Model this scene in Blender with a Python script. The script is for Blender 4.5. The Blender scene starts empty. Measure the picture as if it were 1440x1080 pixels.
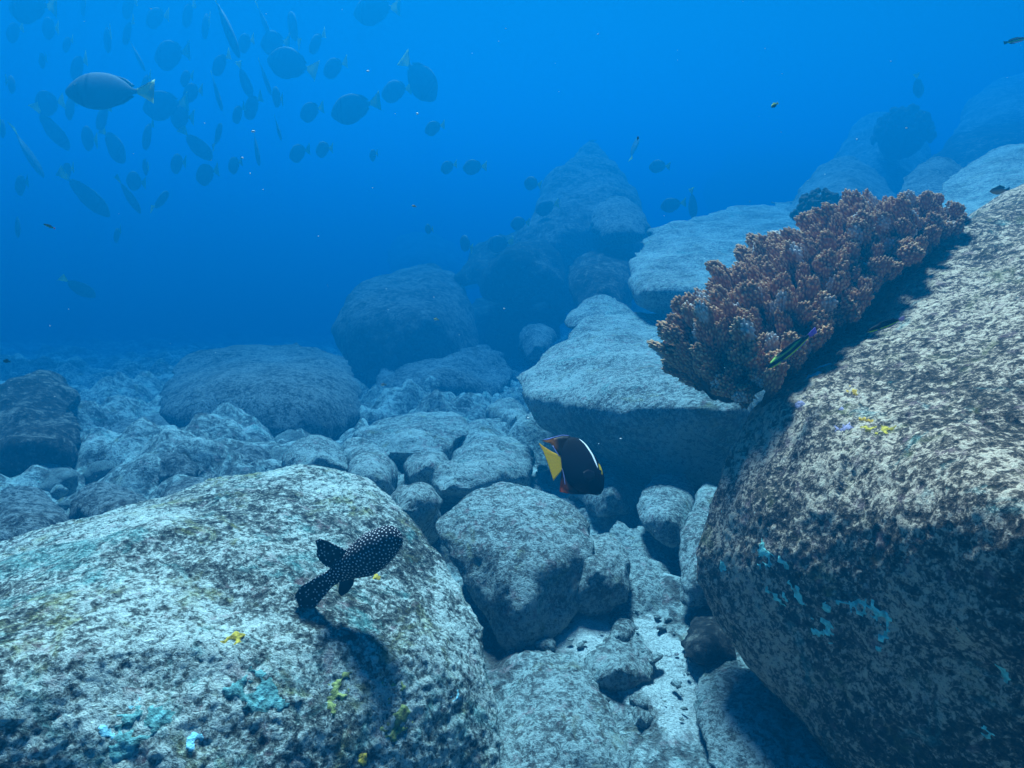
import bpy, bmesh, math, random
import numpy as np
from mathutils import Vector, Matrix

# ------------------------------------------------------------------ camera
scene = bpy.context.scene
COL = scene.collection
FPX = 938.0                      # focal length in pixels of the 1440 px wide photograph
PITCH = math.radians(14.0)
CAM = np.array([0.0, 0.0, 1.6])
FWD = np.array([0.0, math.cos(PITCH), -math.sin(PITCH)])
RGT = np.array([1.0, 0.0, 0.0])
UPV = np.array([0.0, math.sin(PITCH), math.cos(PITCH)])
cd = bpy.data.cameras.new('camera')
cam = bpy.data.objects.new('camera', cd)
COL.objects.link(cam)
cd.sensor_width = 36.0
cd.lens = 36.0 * FPX / 1440.0
cd.clip_start = 0.05
cd.clip_end = 500.0
cam.location = CAM
cam.rotation_euler = (math.radians(90) - PITCH, 0, 0)
scene.camera = cam

# ------------------------------------------------------------------ light
SUN_DIR = Vector((-0.06, 0.51, 0.86)).normalized()       # from the scene towards the sun
w = bpy.data.worlds.new('World')
scene.world = w
w.use_nodes = True
nt = w.node_tree
nt.nodes.clear()
sky = nt.nodes.new('ShaderNodeTexSky')
sky.sky_type = 'NISHITA'
sky.sun_disc = False
sky.sun_elevation = math.asin(SUN_DIR.z)
sky.sun_rotation = math.atan2(SUN_DIR.x, SUN_DIR.y)
tint = nt.nodes.new('ShaderNodeMix')                     # daylight filtered by the metres of sea water overhead
tint.data_type = 'RGBA'
tint.blend_type = 'MULTIPLY'
tint.inputs[0].default_value = 1.0
tint.inputs[7].default_value = (0.003, 0.032, 0.08, 1)
bgd = nt.nodes.new('ShaderNodeBackground')
bgd.inputs['Strength'].default_value = 0.06
wo = nt.nodes.new('ShaderNodeOutputWorld')
nt.links.new(sky.outputs[0], tint.inputs[6])
nt.links.new(tint.outputs[2], bgd.inputs['Color'])
nt.links.new(bgd.outputs[0], wo.inputs['Surface'])
sd = bpy.data.lights.new('sun', 'SUN')
sd.energy = 5.0
sd.angle = math.radians(12)
sd.color = (1.0, 0.75, 0.66)
sun = bpy.data.objects.new('sun', sd)
COL.objects.link(sun)
sun.rotation_euler = SUN_DIR.to_track_quat('Z', 'Y').to_euler()
sun.location = (-4, 6, 14)

scene.view_settings.view_transform = 'Standard'
scene.view_settings.look = 'None'
scene.view_settings.exposure = 2.72
scene.view_settings.gamma = 1.0
scene.view_settings.use_curve_mapping = False
scene.render.engine = 'CYCLES'
scene.cycles.max_bounces = 5
scene.cycles.diffuse_bounces = 1
scene.cycles.glossy_bounces = 1
scene.cycles.volume_bounces = 0
scene.cycles.sample_clamp_indirect = 4.0
scene.cycles.use_denoising = True

HAZE_DENSITY = 0.33
HAZE_SCATTER = (0.0005, 0.066, 0.156)
HAZE_ABSORB = (0.045, 0.35, 0.63)

# ------------------------------------------------------------------ helpers
rng = np.random.default_rng(7)
random.seed(7)


def P(px, py, d):
    """World point seen at pixel px, py of the photograph, d metres in front of the camera."""
    return CAM + d * (FWD + RGT * (px - 720.0) / FPX + UPV * (540.0 - py) / FPX)


def far_off(d):
    """Distances beyond the foreground stretch out: the boulder field recedes over some thirty metres."""
    return d if d < 3.0 else d * (1 + 0.18 * (d - 3.0))


def _hash(ix, iy, iz, seed):
    h = (ix.astype(np.int64) * 374761393 + iy.astype(np.int64) * 668265263 + iz.astype(np.int64) * 2147483647 + seed * 974711) & 0xFFFFFFFF
    h = ((h ^ (h >> 13)) * 1274126177) & 0xFFFFFFFF
    h = ((h ^ (h >> 16)) * 2246822519) & 0xFFFFFFFF
    return ((h ^ (h >> 15)) & 0xFFFFFF).astype(np.float64) / 0xFFFFFF


def vnoise(p, seed=0):
    i = np.floor(p)
    f = p - i
    u = f * f * f * (f * (f * 6 - 15) + 10)
    i = i.astype(np.int64)
    out = np.zeros(len(p))
    for dx in (0, 1):
        wx = u[:, 0] if dx else 1 - u[:, 0]
        for dy in (0, 1):
            wy = u[:, 1] if dy else 1 - u[:, 1]
            for dz in (0, 1):
                wz = u[:, 2] if dz else 1 - u[:, 2]
                out += wx * wy * wz * _hash(i[:, 0] + dx, i[:, 1] + dy, i[:, 2] + dz, seed)
    return out * 2 - 1


def fbm(p, octaves=4, seed=0, gain=0.5):
    a, s, t = 1.0, np.zeros(len(p)), 0.0
    q = p.copy()
    for o in range(octaves):
        s += a * vnoise(q, seed + o * 17)
        t += a
        a *= gain
        q = q * 2.03 + 11.7
    return s / t


def worley(p, seed=0):
    i = np.floor(p).astype(np.int64)
    f = p - i
    best = np.full(len(p), 9.0)
    for dx in (-1, 0, 1):
        for dy in (-1, 0, 1):
            for dz in (-1, 0, 1):
                a, b, c = i[:, 0] + dx, i[:, 1] + dy, i[:, 2] + dz
                q = np.stack([dx + _hash(a, b, c, seed), dy + _hash(a, b, c, seed + 5), dz + _hash(a, b, c, seed + 9)], 1) - f
                best = np.minimum(best, (q * q).sum(1))
    return np.sqrt(best)


def mesh_np(name, verts, faces, mat=None, smooth=True):
    m = bpy.data.meshes.new(name)
    if isinstance(faces, np.ndarray):
        n, k = faces.shape
        m.vertices.add(len(verts))
        m.vertices.foreach_set('co', np.asarray(verts, dtype=np.float32).ravel())
        m.loops.add(n * k)
        m.loops.foreach_set('vertex_index', faces.astype(np.int32).ravel())
        m.polygons.add(n)
        m.polygons.foreach_set('loop_start', np.arange(0, n * k, k, dtype=np.int32))
        m.update(calc_edges=True)
        m.validate()
    else:
        m.from_pydata([tuple(v) for v in verts], [], faces)
        m.update()
    if smooth:
        m.polygons.foreach_set('use_smooth', [True] * len(m.polygons))
    if mat:
        m.materials.append(mat)
    return m


def link(name, mesh, parent=None):
    o = bpy.data.objects.new(name, mesh)
    COL.objects.link(o)
    if parent:
        o.parent = parent
    return o


def tag(o, label=None, cat=None, group=None, kind=None):
    if label:
        o['label'] = label
    if cat:
        o['category'] = cat
    if group:
        o['group'] = group
    if kind:
        o['kind'] = kind
    return o


def set_color(mesh, cols, name='Col'):
    a = mesh.color_attributes.new(name, 'FLOAT_COLOR', 'POINT')
    c = np.ones((len(mesh.vertices), 4), dtype=np.float32)
    c[:, :3] = cols
    a.data.foreach_set('color', c.ravel())


def get_np(m):
    n = len(m.vertices)
    v = np.empty(n * 3, dtype=np.float32)
    m.vertices.foreach_get('co', v)
    nr = np.empty(n * 3, dtype=np.float32)
    m.vertices.foreach_get('normal', nr)
    k = len(m.polygons)
    f = np.empty(len(m.loops), dtype=np.int32)
    m.loops.foreach_get('vertex_index', f)
    return v.reshape(-1, 3).astype(np.float64), nr.reshape(-1, 3).astype(np.float64), f.reshape(k, -1) if k and len(f) % k == 0 else None


def evaluate(bm, mods):
    """The mesh of bm after a stack of modifiers, as arrays."""
    m = bpy.data.meshes.new('tmp')
    bm.to_mesh(m)
    bm.free()
    o = bpy.data.objects.new('tmp', m)
    COL.objects.link(o)
    for typ, props in mods:
        md = o.modifiers.new(typ, typ)
        for k, v in props.items():
            setattr(md, k, v)
    dg = bpy.context.evaluated_depsgraph_get()
    ev = o.evaluated_get(dg)
    em = ev.to_mesh()
    res = get_np(em)
    ev.to_mesh_clear()
    bpy.data.objects.remove(o)
    bpy.data.meshes.remove(m)
    return res


# ------------------------------------------------------------------ materials
def nodes_of(m):
    m.use_nodes = True
    t = m.node_tree
    t.nodes.clear()
    out = t.nodes.new('ShaderNodeOutputMaterial')
    return t, out


def ramp(t, fac, stops, interp='LINEAR'):
    r = t.nodes.new('ShaderNodeValToRGB')
    r.color_ramp.interpolation = interp
    e = r.color_ramp.elements
    e[0].position, e[0].color = stops[0][0], (*stops[0][1], 1)
    e[1].position, e[1].color = stops[-1][0], (*stops[-1][1], 1)
    for p, c in stops[1:-1]:
        x = e.new(p)
        x.color = (*c, 1)
    t.links.new(fac, r.inputs[0])
    return r.outputs[0]


def noise(t, vec, scale, detail=4, rough=0.55, dist=0.0):
    n = t.nodes.new('ShaderNodeTexNoise')
    n.inputs['Scale'].default_value = scale
    n.inputs['Detail'].default_value = detail
    n.inputs['Roughness'].default_value = rough
    n.inputs['Distortion'].default_value = dist
    t.links.new(vec, n.inputs['Vector'])
    return n.outputs['Fac']


def mix(t, fac, a, b, mode='MIX'):
    n = t.nodes.new('ShaderNodeMix')
    n.data_type = 'RGBA'
    n.blend_type = mode
    for s, v in ((n.inputs[0], fac), (n.inputs[6], a), (n.inputs[7], b)):
        if hasattr(v, 'links'):
            t.links.new(v, s)
        elif isinstance(v, tuple):
            s.default_value = (*v, 1)
        else:
            s.default_value = v
    return n.outputs[2]


def math_(t, op, a, b=0.0, clamp=False):
    n = t.nodes.new('ShaderNodeMath')
    n.operation = op
    n.use_clamp = clamp
    for s, v in ((n.inputs[0], a), (n.inputs[1], b)):
        if hasattr(v, 'links'):
            t.links.new(v, s)
        else:
            s.default_value = v
    return n.outputs[0]


def rock_mat(name, light, mid, dark, bias=0.0, speck=70.0, bump=0.9, tints=True, bsc=0.012, stain=0.0, sand=None, broadw=0.34):
    """Turf-covered rock: pale sediment, brown turf and dark holes in a fine mottle."""
    m = bpy.data.materials.new(name)
    t, out = nodes_of(m)
    tc = t.nodes.new('ShaderNodeTexCoord')
    vec = tc.outputs['Object']
    fine = noise(t, vec, speck, 6, 0.68, 0.4)
    mids = noise(t, vec, speck * 0.36, 5, 0.65, 0.5)
    broad = noise(t, vec, 2.6, 5, 0.62, 0.6)
    s = math_(t, 'MULTIPLY', fine, 0.50)
    s = math_(t, 'ADD', s, math_(t, 'MULTIPLY', mids, 0.52))
    s = math_(t, 'ADD', s, math_(t, 'MULTIPLY', broad, broadw))
    s = math_(t, 'ADD', s, -0.01 - 0.5 * broadw + bias)
    half = tuple(0.5 * (a + b) for a, b in zip(dark, mid))
    hi = tuple(min(0.8, x * 1.3) for x in light)
    c = ramp(t, s, [(0.40, dark), (0.452, half), (0.49, mid), (0.54, light), (0.66, hi)])
    grit = noise(t, vec, speck * 2.3, 3, 0.7)
    c = mix(t, 1.0, c, ramp(t, grit, [(0.30, (0.45, 0.45, 0.47)), (0.52, (1, 1, 1)), (0.75, (1.0, 1.0, 1.0))]), 'MULTIPLY')
    if tints:
        pk = noise(t, vec, 17.0, 4, 0.65)
        c = mix(t, ramp(t, pk, [(0.58, (0, 0, 0)), (0.68, (0.5, 0.5, 0.5))]), c, (0.27, 0.15, 0.16))
        ol = noise(t, vec, 7.0, 5, 0.7, 0.5)
        c = mix(t, ramp(t, ol, [(0.58, (0, 0, 0)), (0.70, (0.55, 0.55, 0.55))]), c, (0.15, 0.14, 0.05))
        tl = noise(t, vec, 4.2, 6, 0.72, 0.9)
        c = mix(t, ramp(t, tl, [(0.58 - stain, (0, 0, 0)), (0.69 - stain, (0.65, 0.65, 0.65))]), c, mix(t, ramp(t, fine, [(0.38, (0, 0, 0)), (0.6, (1, 1, 1))]), (0.03, 0.09, 0.09), (0.17, 0.42, 0.40)))
        off = t.nodes.new('ShaderNodeVectorMath')
        off.operation = 'ADD'
        off.inputs[1].default_value = (7.3, 2.1, 5.5)
        t.links.new(vec, off.inputs[0])
        yl = noise(t, off.outputs[0], 4.6, 6, 0.72, 0.7)
        c = mix(t, ramp(t, yl, [(0.61 - stain, (0, 0, 0)), (0.71 - stain, (0.6, 0.6, 0.6))]), c, mix(t, ramp(t, fine, [(0.38, (0, 0, 0)), (0.6, (1, 1, 1))]), (0.05, 0.05, 0.015), (0.36, 0.34, 0.10)))
    h = math_(t, 'ADD', math_(t, 'ADD', math_(t, 'MULTIPLY', fine, 0.8), math_(t, 'MULTIPLY', mids, 1.6)), math_(t, 'MULTIPLY', grit, 0.3))
    if sand:
        at = t.nodes.new('ShaderNodeAttribute')
        at.attribute_name = 'Sand'
        grain = noise(t, vec, 140.0, 4, 0.7)
        sc = ramp(t, grain, [(0.35, tuple(x * 0.45 for x in sand)), (0.5, sand), (0.68, tuple(min(0.85, x * 1.25) for x in sand))])
        f = math_(t, 'ADD', at.outputs['Fac'], math_(t, 'MULTIPLY', mids, 0.9))
        f = math_(t, 'SUBTRACT', f, 0.45)
        fr = ramp(t, f, [(0.45, (0, 0, 0)), (0.62, (1, 1, 1))])
        c = mix(t, fr, c, sc)
    bs = t.nodes.new('ShaderNodeBsdfPrincipled')
    bs.inputs['Roughness'].default_value = 0.95
    bs.inputs['Specular IOR Level'].default_value = 0.08
    t.links.new(c, bs.inputs['Base Color'])
    bp = t.nodes.new('ShaderNodeBump')
    bp.inputs['Strength'].default_value = bump
    bp.inputs['Distance'].default_value = bsc
    t.links.new(h, bp.inputs['Height'])
    t.links.new(bp.outputs[0], bs.inputs['Normal'])
    t.links.new(bs.outputs[0], out.inputs['Surface'])
    return m


def plain_mat(name, col, rough=0.7, scale=60.0, var=0.35, bump=0.3, bsc=0.004, spec=0.2):
    m = bpy.data.materials.new(name)
    t, out = nodes_of(m)
    tc = t.nodes.new('ShaderNodeTexCoord')
    n = noise(t, tc.outputs['Object'], scale, 5, 0.6)
    c = ramp(t, n, [(0.32, tuple(x * (1 - var) for x in col)), (0.66, tuple(min(1, x * (1 + var)) for x in col))])
    bs = t.nodes.new('ShaderNodeBsdfPrincipled')
    bs.inputs['Roughness'].default_value = rough
    bs.inputs['Specular IOR Level'].default_value = spec
    t.links.new(c, bs.inputs['Base Color'])
    bp = t.nodes.new('ShaderNodeBump')
    bp.inputs['Strength'].default_value = bump
    bp.inputs['Distance'].default_value = bsc
    t.links.new(n, bp.inputs['Height'])
    t.links.new(bp.outputs[0], bs.inputs['Normal'])
    t.links.new(bs.outputs[0], out.inputs['Surface'])
    return m


def attr_mat(name, rough=0.5, spec=0.35, scale=150.0, var=0.15, trans=0.0):
    m = bpy.data.materials.new(name)
    t, out = nodes_of(m)
    a = t.nodes.new('ShaderNodeAttribute')
    a.attribute_name = 'Col'
    tc = t.nodes.new('ShaderNodeTexCoord')
    n = noise(t, tc.outputs['Object'], scale, 3, 0.6)
    c = mix(t, 1.0, a.outputs['Color'], ramp(t, n, [(0.3, (1 - var,) * 3), (0.7, (1.0,) * 3)]), 'MULTIPLY')
    bs = t.nodes.new('ShaderNodeBsdfPrincipled')
    bs.inputs['Roughness'].default_value = rough
    bs.inputs['Specular IOR Level'].default_value = spec
    t.links.new(c, bs.inputs['Base Color'])
    if trans:
        tr = t.nodes.new('ShaderNodeBsdfTranslucent')
        t.links.new(c, tr.inputs['Color'])
        mx = t.nodes.new('ShaderNodeMixShader')
        mx.inputs[0].default_value = trans
        t.links.new(bs.outputs[0], mx.inputs[1])
        t.links.new(tr.outputs[0], mx.inputs[2])
        t.links.new(mx.outputs[0], out.inputs['Surface'])
    else:
        t.links.new(bs.outputs[0], out.inputs['Surface'])
    return m


M = {}
M['rock_near'] = rock_mat('rock turf near', (0.68, 0.48, 0.35), (0.17, 0.12, 0.09), (0.032, 0.028, 0.024), bias=-0.012, speck=100, bump=1.0)
M['rock_left'] = rock_mat('rock turf left', (0.50, 0.55, 0.50), (0.19, 0.21, 0.19), (0.03, 0.032, 0.03), bias=-0.004, speck=95, broadw=0.44, stain=0.055, bump=1.0)
M['rock_mid'] = rock_mat('rock turf mid', (0.32, 0.385, 0.37), (0.155, 0.185, 0.18), (0.07, 0.065, 0.06), bias=0.02, speck=100, bump=1.0, bsc=0.012)
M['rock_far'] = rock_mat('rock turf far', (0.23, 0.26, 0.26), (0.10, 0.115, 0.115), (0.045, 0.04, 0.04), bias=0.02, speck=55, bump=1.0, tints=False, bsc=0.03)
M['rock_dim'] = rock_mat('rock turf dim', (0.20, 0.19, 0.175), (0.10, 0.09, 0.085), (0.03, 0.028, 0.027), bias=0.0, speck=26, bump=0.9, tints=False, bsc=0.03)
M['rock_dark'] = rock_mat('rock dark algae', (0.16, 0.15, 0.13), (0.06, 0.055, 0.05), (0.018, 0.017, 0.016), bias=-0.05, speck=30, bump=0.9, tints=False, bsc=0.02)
M['seabed'] = rock_mat('seabed rubble and sand', (0.32, 0.385, 0.37), (0.155, 0.185, 0.18), (0.07, 0.065, 0.06), bias=0.01, speck=34, bump=1.0, bsc=0.02, sand=(0.44, 0.48, 0.46))
M['teal_crust'] = plain_mat('teal crust', (0.12, 0.28, 0.27), 0.9, 62, 0.8, 1.0, 0.012, 0.1)
M['pale_teal_crust'] = plain_mat('pale teal crust', (0.26, 0.66, 0.58), 0.9, 62, 0.5, 1.0, 0.012, 0.1)
M['blue_crust'] = plain_mat('blue crust', (0.28, 0.62, 0.70), 0.9, 62, 0.35, 1.0, 0.012, 0.1)
M['lilac_crust'] = plain_mat('lilac crust', (0.24, 0.20, 0.30), 0.9, 62, 0.8, 1.0, 0.012, 0.1)
M['yellow_sponge'] = plain_mat('yellow sponge', (0.42, 0.29, 0.04), 0.9, 62, 0.8, 1.0, 0.012, 0.1)
M['lime_sponge'] = plain_mat('lime sponge', (0.25, 0.27, 0.09), 0.9, 62, 0.8, 1.0, 0.012, 0.1)
M['orange_sponge'] = plain_mat('orange sponge', (0.55, 0.30, 0.04), 0.9, 62, 0.8, 1.0, 0.012, 0.1)
M['fish'] = attr_mat('fish skin', 0.7, 0.05)
M['fin'] = attr_mat('fish fin', 0.5, 0.2, 150.0, 0.15, 0.5)
M['coral'] = attr_mat('coral skin', 0.75, 0.15, 220.0, 0.35)
M['coral_base'] = plain_mat('coral base', (0.035, 0.022, 0.018), 0.9, 60, 0.5, 0.8, 0.01)
M['eye'] = plain_mat('eye', (0.01, 0.01, 0.012), 0.15, 200, 0.1, 0.0, 0.001, 0.5)
M['snow'] = plain_mat('floating particle', (0.8, 0.82, 0.8), 0.8, 300, 0.1)

# ------------------------------------------------------------------ seabed


def ground_z(x, y):
    """The seabed falls away offshore and climbs to the right into the boulder slope."""
    x = np.asarray(x, dtype=float)
    y = np.asarray(y, dtype=float)
    k = np.clip((y - 2.6) / 6.5, 0, 1)
    k = k * k * (3 - 2 * k)
    r = np.logaddexp(0, (x - 0.3) * 3.0) / 3.0
    up = np.minimum(0.30 * r * k, 3.2)
    off = np.logaddexp(0, (y - 3.2) * 1.5) / 1.5
    down = -0.155 * off / (1 + 0.004 * off)
    p = np.stack([x * 0.8, y * 0.8, np.full_like(x, 3.3)], -1).reshape(-1, 3)
    n = fbm(p, 3, 3).reshape(x.shape)
    far = np.clip(np.hypot(x, y) / 6, 0.35, 2.2)
    fill = 0.15 * np.exp(-(((x - 0.30) / 0.62) ** 2 + ((y - 2.25) / 0.75) ** 2))
    fill = fill + 0.17 * np.exp(-(((x + 1.5) / 1.7) ** 2 + ((y - 4.3) / 1.1) ** 2))
    return up + down + 0.10 * n * far - 0.03 + fill


def sand_mask(x, y):
    """Where clean sand lies between the stones: the gully at the front and a channel leading back."""
    m = np.exp(-(((x - 0.36) / 0.34) ** 2 + ((y - 2.25) / 0.55) ** 2))
    m = np.maximum(m, np.exp(-(((x - 0.28 - 0.05 * (y - 4.2)) / 0.22) ** 2 + ((y - 4.1) / 0.5) ** 2)))
    p = np.stack([x * 0.7, y * 0.7, np.full_like(x, 9.1)], -1).reshape(-1, 3)
    return np.clip(0.95 * m + 1.1 * (fbm(p * 2.2, 4, 91, 0.6).reshape(x.shape) - 0.10), 0, 1)


def make_seabed():
    u = np.linspace(-1, 1, 640)
    xs = 0.3 + 2.6 * np.sinh(u * 4.1)
    v = np.linspace(0, 1, 640)
    ys = -3.0 + 3.0 * (np.exp(v * 3.75) - 1)
    X, Y = np.meshgrid(xs, ys)
    Z = ground_z(X, Y)
    S = (sand_mask(X, Y) * np.clip(1.5 - np.hypot(X, Y) / 9, 0, 1)).ravel()
    p = np.stack([X, Y, Z], -1).reshape(-1, 3)
    dist = np.hypot(p[:, 0], p[:, 1])
    rough = (1 - S) * np.clip((dist - 1.6) / 1.8, 0.4, 1.0)
    flat = p * np.array([1, 1, 0.1])
    w1 = worley(flat * 1.25 + 0.3 * fbm(flat * 2, 2, 8)[:, None], 4)
    w2 = worley(flat * 3.1 + 5.0, 6)
    w3 = worley(flat * 7.5 + 2.0, 7)
    p[:, 2] += rough * (0.36 * np.clip(1 - (w1 / 0.8) ** 2, 0, 1) ** 1.7 * np.clip(dist / 6, 0.3, 1.2) + 0.17 * np.clip(1 - (w2 / 0.75) ** 2, 0, 1) ** 1.6 + 0.06 * np.clip(1 - (w3 / 0.7) ** 2, 0, 1) ** 1.6 - 0.12)
    near = np.clip(1.6 - dist / 10, 0.15, 1)
    p[:, 2] += near * (0.04 * fbm(p * 4.0, 3, 21) + 0.020 * fbm(p * 15, 3, 31))
    ny, nx = X.shape
    idx = np.arange(ny * nx).reshape(ny, nx)
    f = np.stack([idx[:-1, :-1], idx[:-1, 1:], idx[1:, 1:], idx[1:, :-1]], -1).reshape(-1, 4)
    me = mesh_np('seabed', p, f, M['seabed'])
    set_color(me, np.repeat(S[:, None], 3, 1), 'Sand')
    o = link('seabed', me)
    tag(o, kind='structure')
    return o


make_seabed()

# ------------------------------------------------------------------ boulders
SHAPES = {}


def boulder(name, label, pts, mat='rock_mid', back=1.0, down=0.0, shrink=0.72, vox=0.06, smooth=8, sub=1, lump=0.05, pit=0.012, fine=0.006, seed=1, group=None, cat='boulder', free=()):
    """A rock: the hull of points on its visible outline, the same outline set back into depth, and extra points, rounded and roughened."""
    spread = far_off(np.mean([q[2] for q in pts])) / np.mean([q[2] for q in pts])
    back, vox = back * spread, vox * spread
    A = np.array([P(q[0], q[1], far_off(q[2])) for q in pts])
    c = A.mean(0)
    away = c - CAM
    away[2] = 0
    away /= np.linalg.norm(away)
    Bk = c + (A - c) * shrink + away * back - np.array([0, 0, down * spread])
    if not len(free):
        q = np.mean(pts, axis=0)
        free = [(q[0], q[1] - 4, q[2] * 0.93)]
    allp = np.vstack([A, Bk] + ([np.array([P(q[0], q[1], far_off(q[2])) for q in free])] if len(free) else []))
    base = np.array([allp[:, 0].mean(), allp[:, 1].mean(), allp[:, 2].min()])
    bm = bmesh.new()
    for q in allp - base:
        bm.verts.new(q)
    bmesh.ops.convex_hull(bm, input=bm.verts)
    loose = [x for x in bm.verts if not x.link_faces]
    bmesh.ops.delete(bm, geom=loose, context='VERTS')
    bmesh.ops.recalc_face_normals(bm, faces=bm.faces[:])
    mods = [('REMESH', dict(mode='VOXEL', voxel_size=vox)), ('SMOOTH', dict(factor=0.6, iterations=smooth))]
    if sub:
        mods.append(('SUBSURF', dict(levels=sub)))
    v, n, f = evaluate(bm, mods)
    if f is None:
        print('EMPTY', label, len(v))
        return None
    size = np.ptp(allp, axis=0).max()
    off = seed * 7.31
    w_ = v + off
    d = lump * size * fbm(w_ * (2.6 / size) * 1.0, 3, seed)
    d += lump * 0.55 * size * fbm(w_ * (8.0 / size), 4, seed + 3)
    if pit:
        sc = 0.16 / max(pit, 1e-4)
        wl = worley(w_ * sc * 0.55, seed)
        d -= pit * np.clip(0.55 - wl, 0, 1) * 2.0 * (fbm(w_ * sc * 0.12, 2, seed + 8) > -0.15)
        d += pit * 0.9 * fbm(w_ * sc * 0.5, 3, seed + 40)
    if fine:
        d += fine * fbm(w_ * (0.35 / fine), 3, seed + 60, 0.6)
    v = v + n * d[:, None]
    o = link(name, mesh_np(name, v, f, M[mat]))
    o.location = base
    tag(o, label, cat, group)
    SHAPES[o.name] = (v, f, base)
    return o


def patch(o, name, spots, mat, lift=0.004, seed=5, ragged=0.6, freq=14.0, label=None):
    """Encrusting growth: the faces of rock o near the given pixels, raised off the rock, as one child mesh."""
    v, f, base = SHAPES[o.name]
    cen = v[f].mean(1) + base
    fn = np.cross(v[f[:, 2]] - v[f[:, 0]], v[f[:, 3]] - v[f[:, 1]])
    fn /= np.maximum(np.linalg.norm(fn, axis=1), 1e-9)[:, None]
    rel = cen - CAM
    dep = rel @ FWD
    px = 720 + FPX * (rel @ RGT) / np.maximum(dep, 0.05)
    py = 540 - FPX * (rel @ UPV) / np.maximum(dep, 0.05)
    facing = (fn * rel).sum(1) < 0
    keep = np.zeros(len(f), bool)
    nz = fbm(cen * freq, 4, seed, 0.6)
    for (sx, sy, r) in spots:
        m_ = facing & (np.hypot(px - sx, py - sy) < 14)
        if not m_.any():
            continue
        k = np.where(m_)[0]
        k = k[np.argmin(dep[k])]
        rad = r * dep[k] / FPX
        dist = np.linalg.norm(cen - cen[k], axis=1)
        keep |= dist < rad * (1 + ragged * 2.2 * nz)
    lace = fbm(cen * freq * 3.5, 3, seed + 31, 0.65)
    keep &= lace > -0.26
    if keep.sum() < 4:
        print('PATCH EMPTY', name, spots)
        return None
    fk, nk = f[keep], fn[keep]
    # each separate growth is a mesh of its own
    lab = np.arange(len(v))
    for _ in range(200):
        lo = lab[fk].min(1)
        new = lab.copy()
        np.minimum.at(new, fk.ravel(), np.repeat(lo, 4))
        if (new == lab).all():
            break
        lab = new
    comp = lab[fk[:, 0]]
    for cid in np.unique(comp):
        sel = comp == cid
        if sel.sum() < 9:
            continue
        ff, nn = fk[sel], nk[sel]
        used, inv = np.unique(ff, return_inverse=True)
        ff = inv.reshape(ff.shape)
        vv = v[used].copy()
        vn = np.zeros_like(vv)
        for j in range(4):
            np.add.at(vn, ff[:, j], nn)
        vn /= np.maximum(np.linalg.norm(vn, axis=1), 1e-9)[:, None]
        # rim of the growth dips back to the rock
        e = np.concatenate([np.sort(ff[:, [a, (a + 1) % 4]], axis=1) for a in range(4)])
        ue, cnt = np.unique(e, axis=0, return_counts=True)
        rim = np.unique(ue[cnt == 1])
        h = 0.35 * lift * (1 + 0.7 * fbm((vv + base) * 60, 3, seed + 2))
        h[rim] = -0.003
        vv += vn * h[:, None]
        link(name, mesh_np(name, vv, ff, M[mat]), o)


# --- foreground right
right = boulder('boulder', 'huge cream-topped boulder with dark overhanging side, carrying the brown branching coral',
    [(1078, 548, 2.30), (1036, 600, 2.22), (1006, 660, 2.18), (984, 720, 2.15), (980, 780, 2.15), (998, 838, 2.2),
     (1050, 905, 2.2), (1110, 980, 2.08), (1205, 1085, 1.85), (1320, 1230, 1.65), (1500, 1350, 1.5),
     (1150, 470, 2.75), (1250, 405, 2.95), (1370, 312, 3.1), (1440, 262, 3.15), (1620, 160, 3.3)],
    'rock_near', back=0.9, shrink=0.8, vox=0.028, smooth=10, sub=2, lump=0.022, pit=0.018, fine=0.006, seed=2,
    free=[(1120, 565, 2.05), (1210, 605, 1.78), (1310, 648, 1.52), (1440, 712, 1.3), (1620, 790, 1.12), (1800, 500, 1.9), (1800, 1200, 1.2)])
left = boulder('boulder', 'large mottled boulder under the spotted pufferfish with turquoise and yellow crusts',
    [(-320, 870, 1.9), (0, 800, 2.15), (60, 772, 2.25), (200, 717, 2.42), (330, 678, 2.6), (440, 660, 2.68), (520, 676, 2.62), (572, 716, 2.52), (608, 760, 2.42),
     (652, 812, 2.28), (682, 880, 2.12), (694, 960, 1.98), (705, 1120, 1.8), (350, 1300, 1.3), (0, 1300, 1.15), (-320, 1200, 1.1)],
    'rock_left', back=0.3, shrink=0.8, vox=0.028, smooth=10, sub=2, lump=0.024, pit=0.022, fine=0.007, seed=5,
    free=[(80, 905, 1.4), (330, 890, 1.55), (590, 905, 1.78), (-200, 930, 1.3), (450, 790, 2.0)])

# --- middle distance, right
boulder('boulder', 'rounded speckled boulder in the centre, just right of the pufferfish',
    [(600, 738, 2.75), (640, 702, 2.85), (700, 690, 2.9), (780, 706, 2.85), (834, 735, 2.75), (850, 780, 2.65), (832, 855, 2.55), (792, 918, 2.45), (722, 945, 2.4), (688, 905, 2.45), (630, 800, 2.6)],
    'rock_mid', back=0.35, vox=0.03, smooth=8, sub=1, lump=0.035, pit=0.012, seed=7, free=[(700, 780, 2.5), (770, 790, 2.5), (730, 850, 2.38)])
boulder('boulder', 'smaller lump leaning on the right flank of the central speckled boulder',
    [(800, 765, 2.75), (850, 765, 2.75), (885, 792, 2.68), (890, 845, 2.6), (845, 875, 2.55), (792, 862, 2.55)],
    'rock_mid', back=0.25, vox=0.022, smooth=6, sub=1, lump=0.05, pit=0.01, seed=8, free=[(840, 800, 2.52)])
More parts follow.
